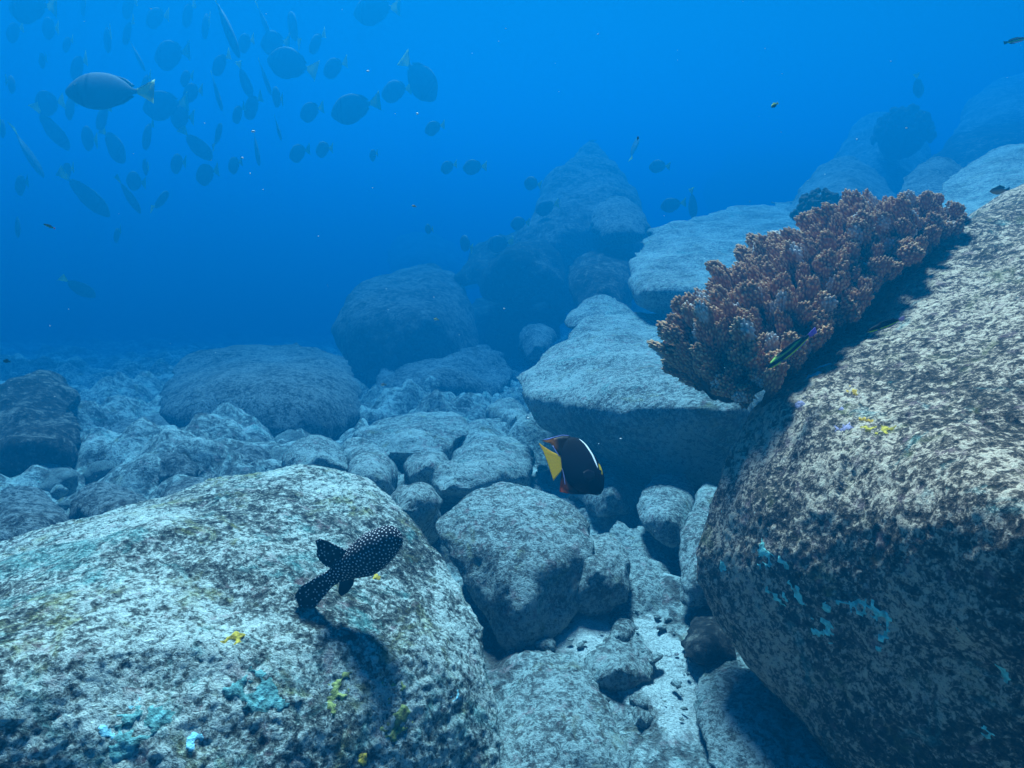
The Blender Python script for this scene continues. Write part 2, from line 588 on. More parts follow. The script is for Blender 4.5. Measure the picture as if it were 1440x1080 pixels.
boulder('boulder', 'broad pale-topped boulder with dark underside, right behind the angelfish',
    [(706, 535, 4.0), (742, 497, 4.3), (800, 452, 4.6), (850, 441, 4.75), (950, 441, 4.8), (1060, 455, 4.6), (1110, 530, 4.0), (1095, 610, 3.6), (1015, 700, 3.5), (930, 690, 3.6), (845, 655, 3.7), (775, 618, 3.8), (732, 578, 3.9)],
    'rock_mid', back=0.6, vox=0.05, smooth=24, sub=1, lump=0.03, pit=0.014, seed=11, free=[(745, 556, 3.75), (850, 572, 3.4), (960, 566, 3.25), (1040, 572, 3.15)])
boulder('boulder', 'small rounded hump poking up behind the pale boulder, left of the flat slab',
    [(780, 470, 4.9), (800, 440, 5.0), (828, 420, 5.2), (858, 415, 5.3), (885, 426, 5.2), (900, 460, 5.0)],
    'rock_mid', back=0.4, vox=0.05, smooth=5, sub=1, lump=0.03, pit=0.014, seed=12, free=[(850, 450, 4.7)])
slab = boulder('boulder', 'flat-topped bluish slab behind the left half of the branching coral',
    [(878, 400, 4.9), (884, 352, 5.3), (905, 326, 5.8), (960, 310, 6.1), (1008, 297, 6.4), (1035, 284, 6.6), (1110, 282, 6.7), (1200, 288, 6.6), (1240, 370, 5.4), (1180, 450, 4.9), (1000, 446, 4.7), (920, 446, 4.7), (884, 428, 4.75)],
    'rock_mid', back=0.4, vox=0.06, smooth=6, sub=1, lump=0.02, pit=0.018, seed=13, free=[(905, 405, 4.55), (1000, 412, 4.45), (1120, 405, 4.45), (940, 350, 5.2)])
boulder('boulder', 'round boulder with shaded foot, between the broad boulder and the dark overhang',
    [(886, 720, 3.2), (900, 690, 3.3), (940, 678, 3.35), (978, 690, 3.3), (992, 730, 3.2), (975, 775, 3.05), (935, 775, 3.0), (898, 752, 3.1)],
    'rock_mid', back=0.35, vox=0.03, smooth=7, sub=1, lump=0.03, pit=0.011, seed=14, free=[(940, 725, 2.95)])
boulder('boulder', 'steep narrow boulder wedged against the foot of the huge overhanging boulder',
    [(948, 800, 2.75), (958, 740, 2.95), (985, 695, 3.1), (1020, 700, 3.1), (1040, 800, 2.8), (1020, 870, 2.6), (970, 868, 2.6), (950, 850, 2.65)],
    'rock_mid', back=0.35, vox=0.026, smooth=6, sub=1, lump=0.035, pit=0.011, seed=15, free=[(985, 800, 2.58)])
boulder('boulder', 'low flat-topped rock in the gully behind the small lump',
    [(838, 760, 3.1), (862, 742, 3.25), (930, 765, 3.2), (955, 800, 3.0), (950, 860, 2.7), (905, 885, 2.6), (862, 872, 2.65), (845, 820, 2.8)],
    'rock_mid', back=0.25, vox=0.026, smooth=6, sub=1, lump=0.035, pit=0.011, seed=16, free=[(900, 820, 2.72)])
boulder('boulder', 'pale rounded rock directly right of the angelfish',
    [(800, 700, 3.6), (830, 668, 3.8), (866, 650, 3.95), (905, 660, 3.9), (925, 690, 3.7), (900, 730, 3.4), (840, 735, 3.35)],
    'rock_mid', back=0.35, vox=0.032, smooth=6, sub=1, lump=0.03, pit=0.011, seed=17, free=[(860, 690, 3.35)])

# --- gully floor
boulder('boulder', 'sloping pale rock at the bottom edge beside the left foreground boulder',
    [(690, 975, 2.2), (720, 945, 2.3), (800, 950, 2.28), (850, 985, 2.15), (890, 1040, 2.0), (905, 1120, 1.85), (700, 1150, 1.75), (690, 1050, 1.95)],
    'rock_mid', back=0.25, vox=0.024, smooth=7, sub=1, lump=0.035, pit=0.011, seed=21, free=[(790, 1020, 1.95)])
boulder('boulder', 'oval rock with shaded right end lying on pale sand in the gully',
    [(805, 940, 2.35), (840, 915, 2.45), (900, 912, 2.45), (938, 930, 2.4), (930, 962, 2.28), (870, 978, 2.22), (815, 968, 2.26)],
    'rock_mid', back=0.2, vox=0.02, smooth=6, sub=1, lump=0.045, pit=0.009, seed=22, free=[(870, 940, 2.2)])
boulder('boulder', 'small knobbly rock with a reddish right side on the gully sand',
    [(842, 885, 2.55), (860, 868, 2.6), (888, 868, 2.6), (900, 888, 2.55), (890, 912, 2.48), (856, 914, 2.46)],
    'rock_mid', back=0.15, vox=0.016, smooth=4, sub=1, lump=0.07, pit=0.009, seed=23, free=[(870, 890, 2.44)])
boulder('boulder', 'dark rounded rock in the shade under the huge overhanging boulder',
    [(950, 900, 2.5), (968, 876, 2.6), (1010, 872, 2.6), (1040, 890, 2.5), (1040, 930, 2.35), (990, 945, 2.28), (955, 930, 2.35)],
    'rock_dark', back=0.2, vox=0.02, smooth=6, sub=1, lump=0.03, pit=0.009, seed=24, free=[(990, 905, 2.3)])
boulder('boulder', 'wide half-shaded slab at the bottom edge below the huge overhanging boulder',
    [(945, 985, 2.2), (965, 945, 2.32), (1030, 930, 2.35), (1100, 950, 2.25), (1200, 1040, 1.95), (1260, 1150, 1.7), (1050, 1180, 1.7), (985, 1085, 1.9)],
    'rock_mid', back=0.2, vox=0.024, smooth=7, sub=1, lump=0.025, pit=0.01, seed=25, free=[(1050, 1010, 2.0)])
boulder('boulder', 'small pointed rock standing in sand at the bottom, between sloping rock and shaded slab',
    [(872, 1000, 2.2), (890, 982, 2.26), (915, 985, 2.25), (930, 1015, 2.15), (915, 1035, 2.1), (882, 1032, 2.1)],
    'rock_mid', back=0.12, vox=0.014, smooth=5, sub=1, lump=0.06, pit=0.007, seed=26, free=[(900, 1005, 2.08)])
boulder('boulder', 'little pale boulder at the back of the gully sand, left of the dark rounded rock',
    [(905, 870, 2.75), (925, 850, 2.85), (960, 848, 2.85), (975, 870, 2.75), (950, 895, 2.6), (915, 892, 2.6)],
    'rock_mid', back=0.15, vox=0.018, smooth=5, sub=1, lump=0.06, pit=0.009, seed=27, free=[(938, 868, 2.58)])

# --- rubble field in the middle
FIELD = [
    ('long low boulder in front of the big mound, centre of the rubble field', [(490, 605, 4.6), (530, 585, 4.9), (600, 572, 5.1), (655, 578, 5.0), (668, 605, 4.6), (620, 640, 4.2), (540, 645, 4.2), (500, 632, 4.35)], 'rock_mid'),
    ('flat pale slab left of the angelfish tail', [(590, 660, 3.9), (640, 630, 4.3), (720, 612, 4.6), (752, 630, 4.4), (750, 670, 3.9), (690, 690, 3.7), (610, 690, 3.6)], 'rock_mid'),
    ('small round rock against the flat pale slab', [(560, 650, 4.0), (585, 625, 4.3), (625, 622, 4.3), (645, 645, 4.1), (630, 675, 3.8), (580, 680, 3.8)], 'rock_mid'),
    ('pale rock peeping over the ridge of the left foreground boulder', [(395, 640, 4.2), (420, 615, 4.5), (450, 610, 4.5), (480, 625, 4.4), (500, 660, 4.0), (400, 670, 3.9)], 'rock_mid'),
    ('square-cut rock beside the pale peeping rock', [(478, 640, 4.1), (500, 622, 4.3), (540, 628, 4.2), (560, 655, 4.0), (550, 690, 3.6), (490, 680, 3.7)], 'rock_mid'),
    ('rock at the head of the sand channel under the broad boulder', [(640, 600, 4.9), (690, 590, 5.1), (725, 600, 5.0), (740, 625, 4.6), (690, 640, 4.4), (645, 630, 4.5)], 'rock_mid'),
    ('small sunlit rock under the left tip of the broad boulder', [(690, 575, 5.2), (715, 560, 5.5), (745, 575, 5.3), (760, 605, 4.9), (715, 612, 4.8)], 'rock_mid'),
    ('low rock just behind the pufferfish boulder ridge', [(540, 690, 3.4), (570, 670, 3.6), (610, 675, 3.6), (625, 705, 3.3), (590, 730, 3.1), (555, 722, 3.1)], 'rock_mid'),
    ('low rounded rock below the right end of the big mound', [(300, 635, 4.5), (330, 612, 4.8), (370, 610, 4.8), (395, 632, 4.5), (380, 660, 4.1), (315, 660, 4.1)], 'rock_far'),
    ('flat rock between the dark left boulder and the big mound', [(140, 620, 4.8), (175, 590, 5.3), (230, 585, 5.4), (260, 610, 5.0), (230, 640, 4.5), (160, 645, 4.5)], 'rock_far'),
    ('rock in the dim hollow below the big mound', [(195, 650, 4.3), (225, 618, 4.8), (270, 615, 4.8), (300, 640, 4.4), (270, 670, 4.0), (210, 675, 4.0)], 'rock_far'),
    ('dim low rock at the far left edge above the foreground boulder', [(-40, 720, 3.5), (0, 690, 3.8), (50, 685, 3.8), (105, 715, 3.5), (80, 760, 3.1), (-30, 770, 3.0)], 'rock_far'),
    ('dim rock right below the dark left boulder', [(95, 710, 3.6), (125, 680, 3.9), (170, 678, 3.9), (215, 705, 3.6), (190, 740, 3.3), (110, 745, 3.25)], 'rock_far'),
    ('rounded stone between two dim rocks above the left foreground boulder', [(215, 690, 3.7), (250, 668, 4.0), (300, 668, 4.0), (330, 690, 3.7), (300, 715, 3.4), (235, 715, 3.4)], 'rock_far'),
]
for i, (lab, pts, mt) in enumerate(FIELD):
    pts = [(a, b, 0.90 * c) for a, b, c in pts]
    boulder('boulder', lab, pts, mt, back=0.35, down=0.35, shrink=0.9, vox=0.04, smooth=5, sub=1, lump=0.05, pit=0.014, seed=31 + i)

# --- distance, left and centre
boulder('boulder', 'big pale rounded mound in the left middle distance',
    [(180, 575, 5.2), (228, 520, 5.8), (330, 486, 6.2), (420, 473, 6.4), (490, 496, 6.1), (530, 548, 5.5), (524, 592, 4.9), (480, 618, 4.6), (400, 632, 4.4), (290, 622, 4.6), (212, 604, 4.8)],
    'rock_far', back=0.8, vox=0.09, smooth=6, sub=1, lump=0.03, pit=0.02, seed=51, free=[(340, 560, 4.6), (450, 555, 4.6), (400, 520, 5.2)])
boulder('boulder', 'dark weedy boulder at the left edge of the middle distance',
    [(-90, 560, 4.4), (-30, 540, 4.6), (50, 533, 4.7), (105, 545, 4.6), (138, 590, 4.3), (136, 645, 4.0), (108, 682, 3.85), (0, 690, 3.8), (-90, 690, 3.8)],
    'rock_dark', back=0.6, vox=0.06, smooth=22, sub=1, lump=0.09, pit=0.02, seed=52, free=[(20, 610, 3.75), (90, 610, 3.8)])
boulder('boulder', 'dark low rock behind the left end of the big mound',
    [(150, 545, 7.2), (180, 518, 7.8), (240, 510, 8.0), (265, 530, 7.4), (220, 560, 6.8), (160, 560, 6.8)],
    'rock_dark', back=0.5, vox=0.09, smooth=4, sub=1, lump=0.06, pit=0.02, seed=53)
boulder('boulder', 'small dark cap of rock on the skyline of the left seabed',
    [(240, 515, 8.0), (262, 498, 8.4), (290, 496, 8.4), (302, 512, 8.0), (275, 530, 7.6)],
    'rock_dark', back=0.4, vox=0.08, smooth=4, sub=1, lump=0.06, pit=0.02, seed=54)
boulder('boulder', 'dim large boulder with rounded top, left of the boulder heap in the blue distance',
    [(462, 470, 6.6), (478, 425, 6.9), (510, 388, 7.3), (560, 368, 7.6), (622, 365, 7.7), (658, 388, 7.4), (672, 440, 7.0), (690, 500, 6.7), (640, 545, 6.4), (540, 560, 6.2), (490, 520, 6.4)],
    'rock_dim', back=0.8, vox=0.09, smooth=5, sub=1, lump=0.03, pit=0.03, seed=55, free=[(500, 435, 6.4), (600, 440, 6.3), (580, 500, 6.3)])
boulder('boulder', 'dim lower boulder filling the gap between broad boulder and heap',
    [(640, 440, 7.6), (690, 405, 8.0), (760, 400, 8.2), (810, 430, 7.8), (800, 480, 7.2), (740, 530, 6.9), (680, 530, 6.9)],
    'rock_dark', back=0.8, vox=0.09, smooth=5, sub=1, lump=0.06, pit=0.03, seed=56, free=[(720, 460, 6.9)])
boulder('boulder', 'knobbly coral-crusted rubble mound at the foot of the dim large boulder',
    [(505, 545, 6.1), (545, 515, 6.4), (600, 490, 6.7), (660, 480, 6.8), (705, 490, 6.7), (725, 530, 6.2), (690, 565, 5.7), (600, 580, 5.5), (530, 575, 5.6)],
    'rock_far', back=0.5, vox=0.06, smooth=4, sub=1, lump=0.06, pit=0.04, seed=57, free=[(620, 530, 5.6)])
boulder('boulder', 'pale little boulder half hidden at the left foot of the broad boulder',
    [(725, 480, 6.4), (738, 455, 6.7), (765, 448, 6.8), (790, 470, 6.4), (770, 510, 6.0), (735, 515, 6.0)],
    'rock_far', back=0.4, vox=0.06, smooth=5, sub=1, lump=0.05, pit=0.02, seed=58)
boulder('boulder', 'tall pointed boulder crowning the heap in the blue distance',
    [(728, 400, 7.06), (742, 335, 7.39), (766, 278, 7.73), (796, 218, 8.15), (814, 196, 8.32), (834, 184, 8.40), (858, 197, 8.32), (884, 232, 7.98), (908, 270, 7.64), (926, 318, 7.39), (935, 375, 7.14), (895, 440, 6.89), (780, 450, 6.89)],
    'rock_dim', back=1.2, vox=0.09, smooth=1, sub=1, lump=0.055, pit=0.05, seed=59, free=[(862, 255, 7.48), (785, 330, 6.89), (850, 300, 7.06)])
boulder('boulder', 'pale angular boulder at the foot of the tall pointed boulder',
    [(825, 315, 6.55), (848, 278, 6.89), (880, 268, 6.97), (908, 298, 6.72), (918, 340, 6.38), (872, 352, 6.22), (838, 345, 6.30)],
    'rock_far', back=0.5, vox=0.08, smooth=4, sub=1, lump=0.04, pit=0.025, seed=60, free=[(870, 315, 6.22)])
boulder('boulder', 'dark boulder on the left shoulder of the tall pointed boulder',
    [(640, 400, 7.22), (655, 345, 7.56), (700, 325, 7.73), (760, 300, 7.56), (790, 340, 7.06), (800, 420, 6.64), (720, 440, 6.64)],
    'rock_dark', back=0.8, vox=0.1, smooth=4, sub=1, lump=0.07, pit=0.03, seed=61)
boulder('boulder', 'barely visible pale hump beyond the dim large boulder',
    [(530, 370, 10.5), (555, 335, 11.0), (600, 325, 11.2), (650, 345, 11.0), (680, 400, 10.4), (600, 420, 10.0)],
    'rock_far', back=1.0, vox=0.12, smooth=4, sub=1, lump=0.05, pit=0.03, seed=62)
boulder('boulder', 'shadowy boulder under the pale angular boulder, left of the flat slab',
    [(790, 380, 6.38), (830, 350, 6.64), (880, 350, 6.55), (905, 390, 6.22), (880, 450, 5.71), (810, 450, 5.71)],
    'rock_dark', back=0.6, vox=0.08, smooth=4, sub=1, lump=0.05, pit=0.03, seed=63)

# --- distance, right
boulder('boulder', 'smooth dome of rock above the middle of the coral',
    [(1095, 310, 6.2), (1115, 262, 6.8), (1150, 230, 7.1), (1188, 216, 7.2), (1235, 238, 7.0), (1275, 280, 6.5), (1270, 350, 5.9), (1120, 350, 5.9)],
    'rock_far', back=0.7, vox=0.08, smooth=6, sub=1, lump=0.02, pit=0.02, seed=71, free=[(1190, 270, 6.1)])
boulder('boulder', 'taller dim boulder beside the dark bushy coral head',
    [(1165, 240, 8.0), (1190, 180, 8.6), (1225, 152, 8.9), (1270, 160, 8.8), (1320, 215, 8.2), (1310, 290, 7.5), (1200, 290, 7.5)],
    'rock_far', back=0.8, vox=0.1, smooth=5, sub=1, lump=0.03, pit=0.02, seed=72)
boulder('boulder', 'rounded boulder just above the upper end of the coral',
    [(1240, 320, 5.4), (1262, 250, 6.0), (1300, 218, 6.3), (1335, 215, 6.3), (1375, 240, 6.1), (1400, 300, 5.4), (1380, 360, 5.0), (1260, 360, 5.0)],
    'rock_far', back=0.5, vox=0.07, smooth=6, sub=1, lump=0.02, pit=0.02, seed=73)
boulder('boulder', 'pale sunlit boulder at the right edge behind the huge boulder',
    [(1270, 310, 4.6), (1320, 258, 5.1), (1390, 212, 5.6), (1450, 196, 5.8), (1580, 190, 5.8), (1620, 320, 4.6), (1450, 380, 4.2), (1310, 360, 4.3)],
    'rock_mid', back=0.5, vox=0.06, smooth=6, sub=1, lump=0.025, pit=0.02, seed=74, free=[(1420, 290, 4.3)])
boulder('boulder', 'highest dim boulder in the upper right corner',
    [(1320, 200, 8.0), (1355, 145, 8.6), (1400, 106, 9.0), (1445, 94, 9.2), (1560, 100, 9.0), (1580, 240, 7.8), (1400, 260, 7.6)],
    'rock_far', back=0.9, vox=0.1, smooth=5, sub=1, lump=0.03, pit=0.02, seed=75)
boulder('boulder', 'dark shadowed ridge under the highest right-hand boulder',
    [(1280, 240, 7.4), (1330, 195, 7.9), (1400, 170, 8.0), (1500, 160, 8.0), (1520, 280, 6.8), (1320, 300, 6.8)],
    'rock_dark', back=0.6, vox=0.09, smooth=5, sub=1, lump=0.04, pit=0.03, seed=76)
boulder('boulder', 'faint far boulder almost lost in blue above the flat slab',
    [(985, 290, 12.0), (1015, 210, 13.0), (1060, 172, 13.5), (1110, 185, 13.3), (1190, 220, 12.5), (1180, 320, 11.5), (1000, 330, 11.5)],
    'rock_dark', back=1.2, vox=0.14, smooth=5, sub=1, lump=0.05, pit=0.03, seed=77)

# --- encrusting growths on the two foreground boulders
patch(right, 'blue_crust', [(1148, 505, 18), (1136, 514, 12)], 'blue_crust', 0.005, 3, 0.35, 12)
patch(right, 'yellow_sponge', [(1238, 595, 12), (1212, 594, 10), (1222, 600, 8)], 'yellow_sponge', 0.010, 4, 0.9, 30)
patch(right, 'orange_sponge', [(1192, 540, 10), (1186, 532, 7), (1210, 577, 8)], 'orange_sponge', 0.009, 5, 0.8, 30)
patch(right, 'lilac_crust', [(1180, 562, 9), (1182, 590, 10), (1168, 588, 8), (1120, 556, 10)], 'lilac_crust', 0.005, 6, 0.9, 25)
patch(right, 'teal_crust', [(1062, 783, 16), (1088, 795, 12), (1105, 845, 21), (1068, 832, 9), (1150, 857, 9), (1140, 886, 16), (1092, 818, 8), (1130, 878, 9), (1165, 850, 6), (1185, 858, 9), (1213, 862, 17), (1230, 873, 13), (1225, 898, 9),
    (1225, 912, 7), (1105, 879, 6), (1180, 880, 6), (1333, 767, 8), (1335, 892, 10), (1395, 950, 9), (1385, 1040, 9), (1003, 715, 6), (1002, 800, 6), (1032, 765, 7)], 'pale_teal_crust', 0.004, 8, 1.0, 22)
patch(left, 'teal_crust', [(372, 962, 26), (360, 935, 14), (395, 985, 16), (205, 1005, 28), (180, 1030, 18)], 'teal_crust', 0.006, 9, 0.9, 14)
patch(left, 'blue_crust', [(185, 980, 14), (150, 1020, 14), (655, 975, 10), (285, 1040, 12)], 'blue_crust', 0.005, 10, 0.7, 18)
patch(left, 'lime_sponge', [(570, 950, 20), (578, 985, 22), (560, 1020, 16), (485, 970, 14), (478, 990, 12), (415, 932, 10), (500, 940, 8)], 'lime_sponge', 0.007, 11, 0.9, 18)
patch(left, 'yellow_sponge', [(538, 800, 11), (332, 892, 12), (345, 886, 10), (520, 1066, 14), (505, 1072, 12)], 'yellow_sponge', 0.010, 12, 0.8, 25)

# ------------------------------------------------------------------ rubble on the sand


def ico(sub):
    bm = bmesh.new()
    bmesh.ops.create_icosphere(bm, subdivisions=sub, radius=1.0)
    bm.verts.ensure_lookup_table()
    v = np.array([x.co[:] for x in bm.verts])
    f = np.array([[x.index for x in fc.verts] for fc in bm.faces])
    bm.free()
    return v, f


def make_rubble():
    v0, f0 = ico(2)
    V, F, off = [], [], 0
    n = 2600
    for i in range(n):
        d = rng.uniform(2.6, 9.0) if i % 13 else rng.uniform(1.8, 3.2)
        x = rng.uniform(-0.75, 0.75) * d if i % 13 else rng.uniform(0.0, 0.9)
        y = d
        r = min(0.006 / (rng.random() + 0.12) ** 0.9, 0.034) * (0.5 + d * 0.22)
        if rng.random() < 0.05:
            r *= 2.0
        s = np.array([rng.uniform(0.7, 1.3), rng.uniform(0.6, 1.1), rng.uniform(0.35, 0.8)])
        a = rng.uniform(0, 6.28)
        q = v0 * (1 + 0.5 * vnoise(v0 * 1.15 + i * 3.1, i)[:, None]) * s * r
        c, s_ = math.cos(a), math.sin(a)
        q = q @ np.array([[c, s_, 0], [-s_, c, 0], [0, 0, 1]])
        z = float(ground_z(np.array([x]), np.array([y]))[0]) + 0.02
        V.append(q + np.array([x, y, z + r * 0.1]))
        F.append(f0 + off)
        off += len(v0)
    o = link('rubble', mesh_np('rubble', np.vstack(V), np.vstack(F), M['rock_mid']))
    tag(o, 'loose coral rubble and pebbles scattered over the pale sand', 'rubble', kind='stuff')


make_rubble()


def make_cobbles():
    v0, f0 = ico(4)
    kinds = []
    for k in range(7):
        sc = np.array([1.0, rng.uniform(0.65, 1.0), rng.uniform(0.45, 0.8)])
        q = v0 * (1 + 0.34 * fbm(v0 * 0.9 + k * 5.3, 2, k)[:, None]) * sc
        q = q * (1 + 0.10 * fbm(v0 * 3.1 + k, 3, k + 20)[:, None] + 0.03 * fbm(v0 * 9 + k, 2, k + 30)[:, None])
        kinds.append(mesh_np('cobble', q, f0, M['rock_mid']))
    done = []
    while len(done) < 48:
        y = 3.3 + 6.5 * rng.random() ** 1.3
        px = rng.uniform(20, 800)
        x = (px - 720) / FPX * y
        r = rng.uniform(0.07, 0.19) * (0.75 + y * 0.07)
        if any(math.hypot(x - a, y - b) < 0.9 * (r + c) for a, b, c in done):
            continue
        done.append((x, y, r))
        o = link('cobble', kinds[int(rng.integers(7))])
        z = float(ground_z(np.array([x]), np.array([y]))[0])
        o.location = (x, y, z + r * 0.05)
        o.rotation_euler = (rng.uniform(-.3, .3), rng.uniform(-.3, .3), rng.uniform(0, 6.28))
        o.scale = (r, r, r)
        tag(o, 'grey turf-covered cobble lying in the rubble field left of the angelfish', 'cobble', 'cobbles of the rubble field')


make_cobbles()

# ------------------------------------------------------------------ coral colony


def lobes_mesh(balls, vox, smooth):
    bm = bmesh.new()
    for (c, r) in balls:
        mtx = Matrix.Translation(Vector(c)) @ Matrix.Diagonal(Vector((r[0], r[1], r[2], 1.0)))
        bmesh.ops.create_icosphere(bm, subdivisions=2, radius=1.0, matrix=mtx)
    return evaluate(bm, [('REMESH', dict(mode='VOXEL', voxel_size=vox)), ('SMOOTH', dict(factor=0.5, iterations=smooth)), ('SUBSURF', dict(levels=1))])


def poisson_pick(v, r, seed):
    """Indices of vertices at least r apart (grid thinning)."""
    rg = np.random.default_rng(seed)
    order = rg.permutation(len(v))
    cell = {}
    out = []
    for i in order:
        p = v[i]
        k = tuple(np.floor(p / r).astype(int))
        ok = True
        for dx in (-1, 0, 1):
            for dy in (-1, 0, 1):
                for dz in (-1, 0, 1):
                    for j in cell.get((k[0] + dx, k[1] + dy, k[2] + dz), ()):
                        if ((v[j] - p) ** 2).sum() < r * r:
                            ok = False
                            break
                    if not ok:
                        break
                if not ok:
                    break
            if not ok:
                break
        if ok:
            cell.setdefault(k, []).append(i)
            out.append(i)
    return np.array(out)


def nearest_dist(v, pts, chunk=4000):
    out = np.empty(len(v))
    for a in range(0, len(v), chunk):
        b = v[a:a + chunk]
        d2 = (b * b).sum(1)[:, None] + (pts * pts).sum(1)[None] - 2 * b @ pts.T
        out[a:a + chunk] = np.sqrt(np.maximum(d2.min(1), 0))
    return out


def branch_mesh(seed, white):
    """One knobbly branch, root at the origin, tip along +Z, unit height 1."""
    rg = np.random.default_rng(seed)
    balls = []
    for k in range(7):
        z = k / 6 * 0.62
        balls.append(((0.02 * math.sin(k + seed), 0.02 * math.cos(k * 1.3), z), (0.16 + 0.03 * k / 6, 0.15 + 0.02 * k / 6, 0.14)))
    nl = rg.integers(3, 6)
    flat = rg.uniform(0.55, 1.0)
    for k in range(nl):
        a = 6.283 * k / nl + rg.uniform(-0.4, 0.4)
        rr = rg.uniform(0.14, 0.27)
        z = rg.uniform(0.62, 0.86)
        s = rg.uniform(0.14, 0.19)
        balls.append(((math.cos(a) * rr, math.sin(a) * rr * flat, z), (s, s, s * rg.uniform(1.0, 1.35))))
        balls.append(((math.cos(a) * rr * 0.55, math.sin(a) * rr * 0.55 * flat, z - 0.14), (s * 0.9, s * 0.9, s)))
    balls.append(((rg.uniform(-.08, .08), rg.uniform(-.06, .06), 0.84), (0.17, 0.16, 0.17)))
    if rg.random() < 0.5:
        a = rg.uniform(0, 6.28)
        balls.append(((math.cos(a) * 0.22, math.sin(a) * 0.22, 0.40), (0.12, 0.12, 0.14)))
    v, n, f = lobes_mesh(balls, 0.040, 2)
    idx = poisson_pick(v, 0.092, seed)
    d = nearest_dist(v, v[idx])
    knob = np.clip(1 - (d / 0.050) ** 2, 0, 1) * (0.55 + 0.9 * np.clip(0.5 + 0.8 * fbm(v * 7, 2, seed), 0, 1))
    grow = np.clip((v[:, 2] - 0.12) / 0.25, 0, 1)
    v2 = v + n * (0.062 * knob * grow)[:, None]
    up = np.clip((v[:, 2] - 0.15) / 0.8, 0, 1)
    base = np.array([0.025, 0.008, 0.004])  # near-black root: shade of the gaps between branches put into the colour
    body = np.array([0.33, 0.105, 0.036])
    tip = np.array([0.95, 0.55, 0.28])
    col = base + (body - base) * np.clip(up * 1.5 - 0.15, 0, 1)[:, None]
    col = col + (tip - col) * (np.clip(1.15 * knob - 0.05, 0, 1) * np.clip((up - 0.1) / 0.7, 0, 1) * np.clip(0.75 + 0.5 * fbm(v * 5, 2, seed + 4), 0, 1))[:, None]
    if white:
        a = rg.uniform(0, 6.28)
        q = np.array([math.cos(a) * 0.24, math.sin(a) * 0.24, 0.80])
        m_ = np.clip((0.26 - np.linalg.norm(v - q, axis=1) + 0.05 * fbm(v * 9, 2, seed)) / 0.06, 0, 1)
        m_ = m_ * (0.45 + 0.55 * knob)
        col = col + (np.array([0.80, 0.76, 0.72]) - col) * m_[:, None]
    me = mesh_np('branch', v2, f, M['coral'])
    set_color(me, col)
    return me


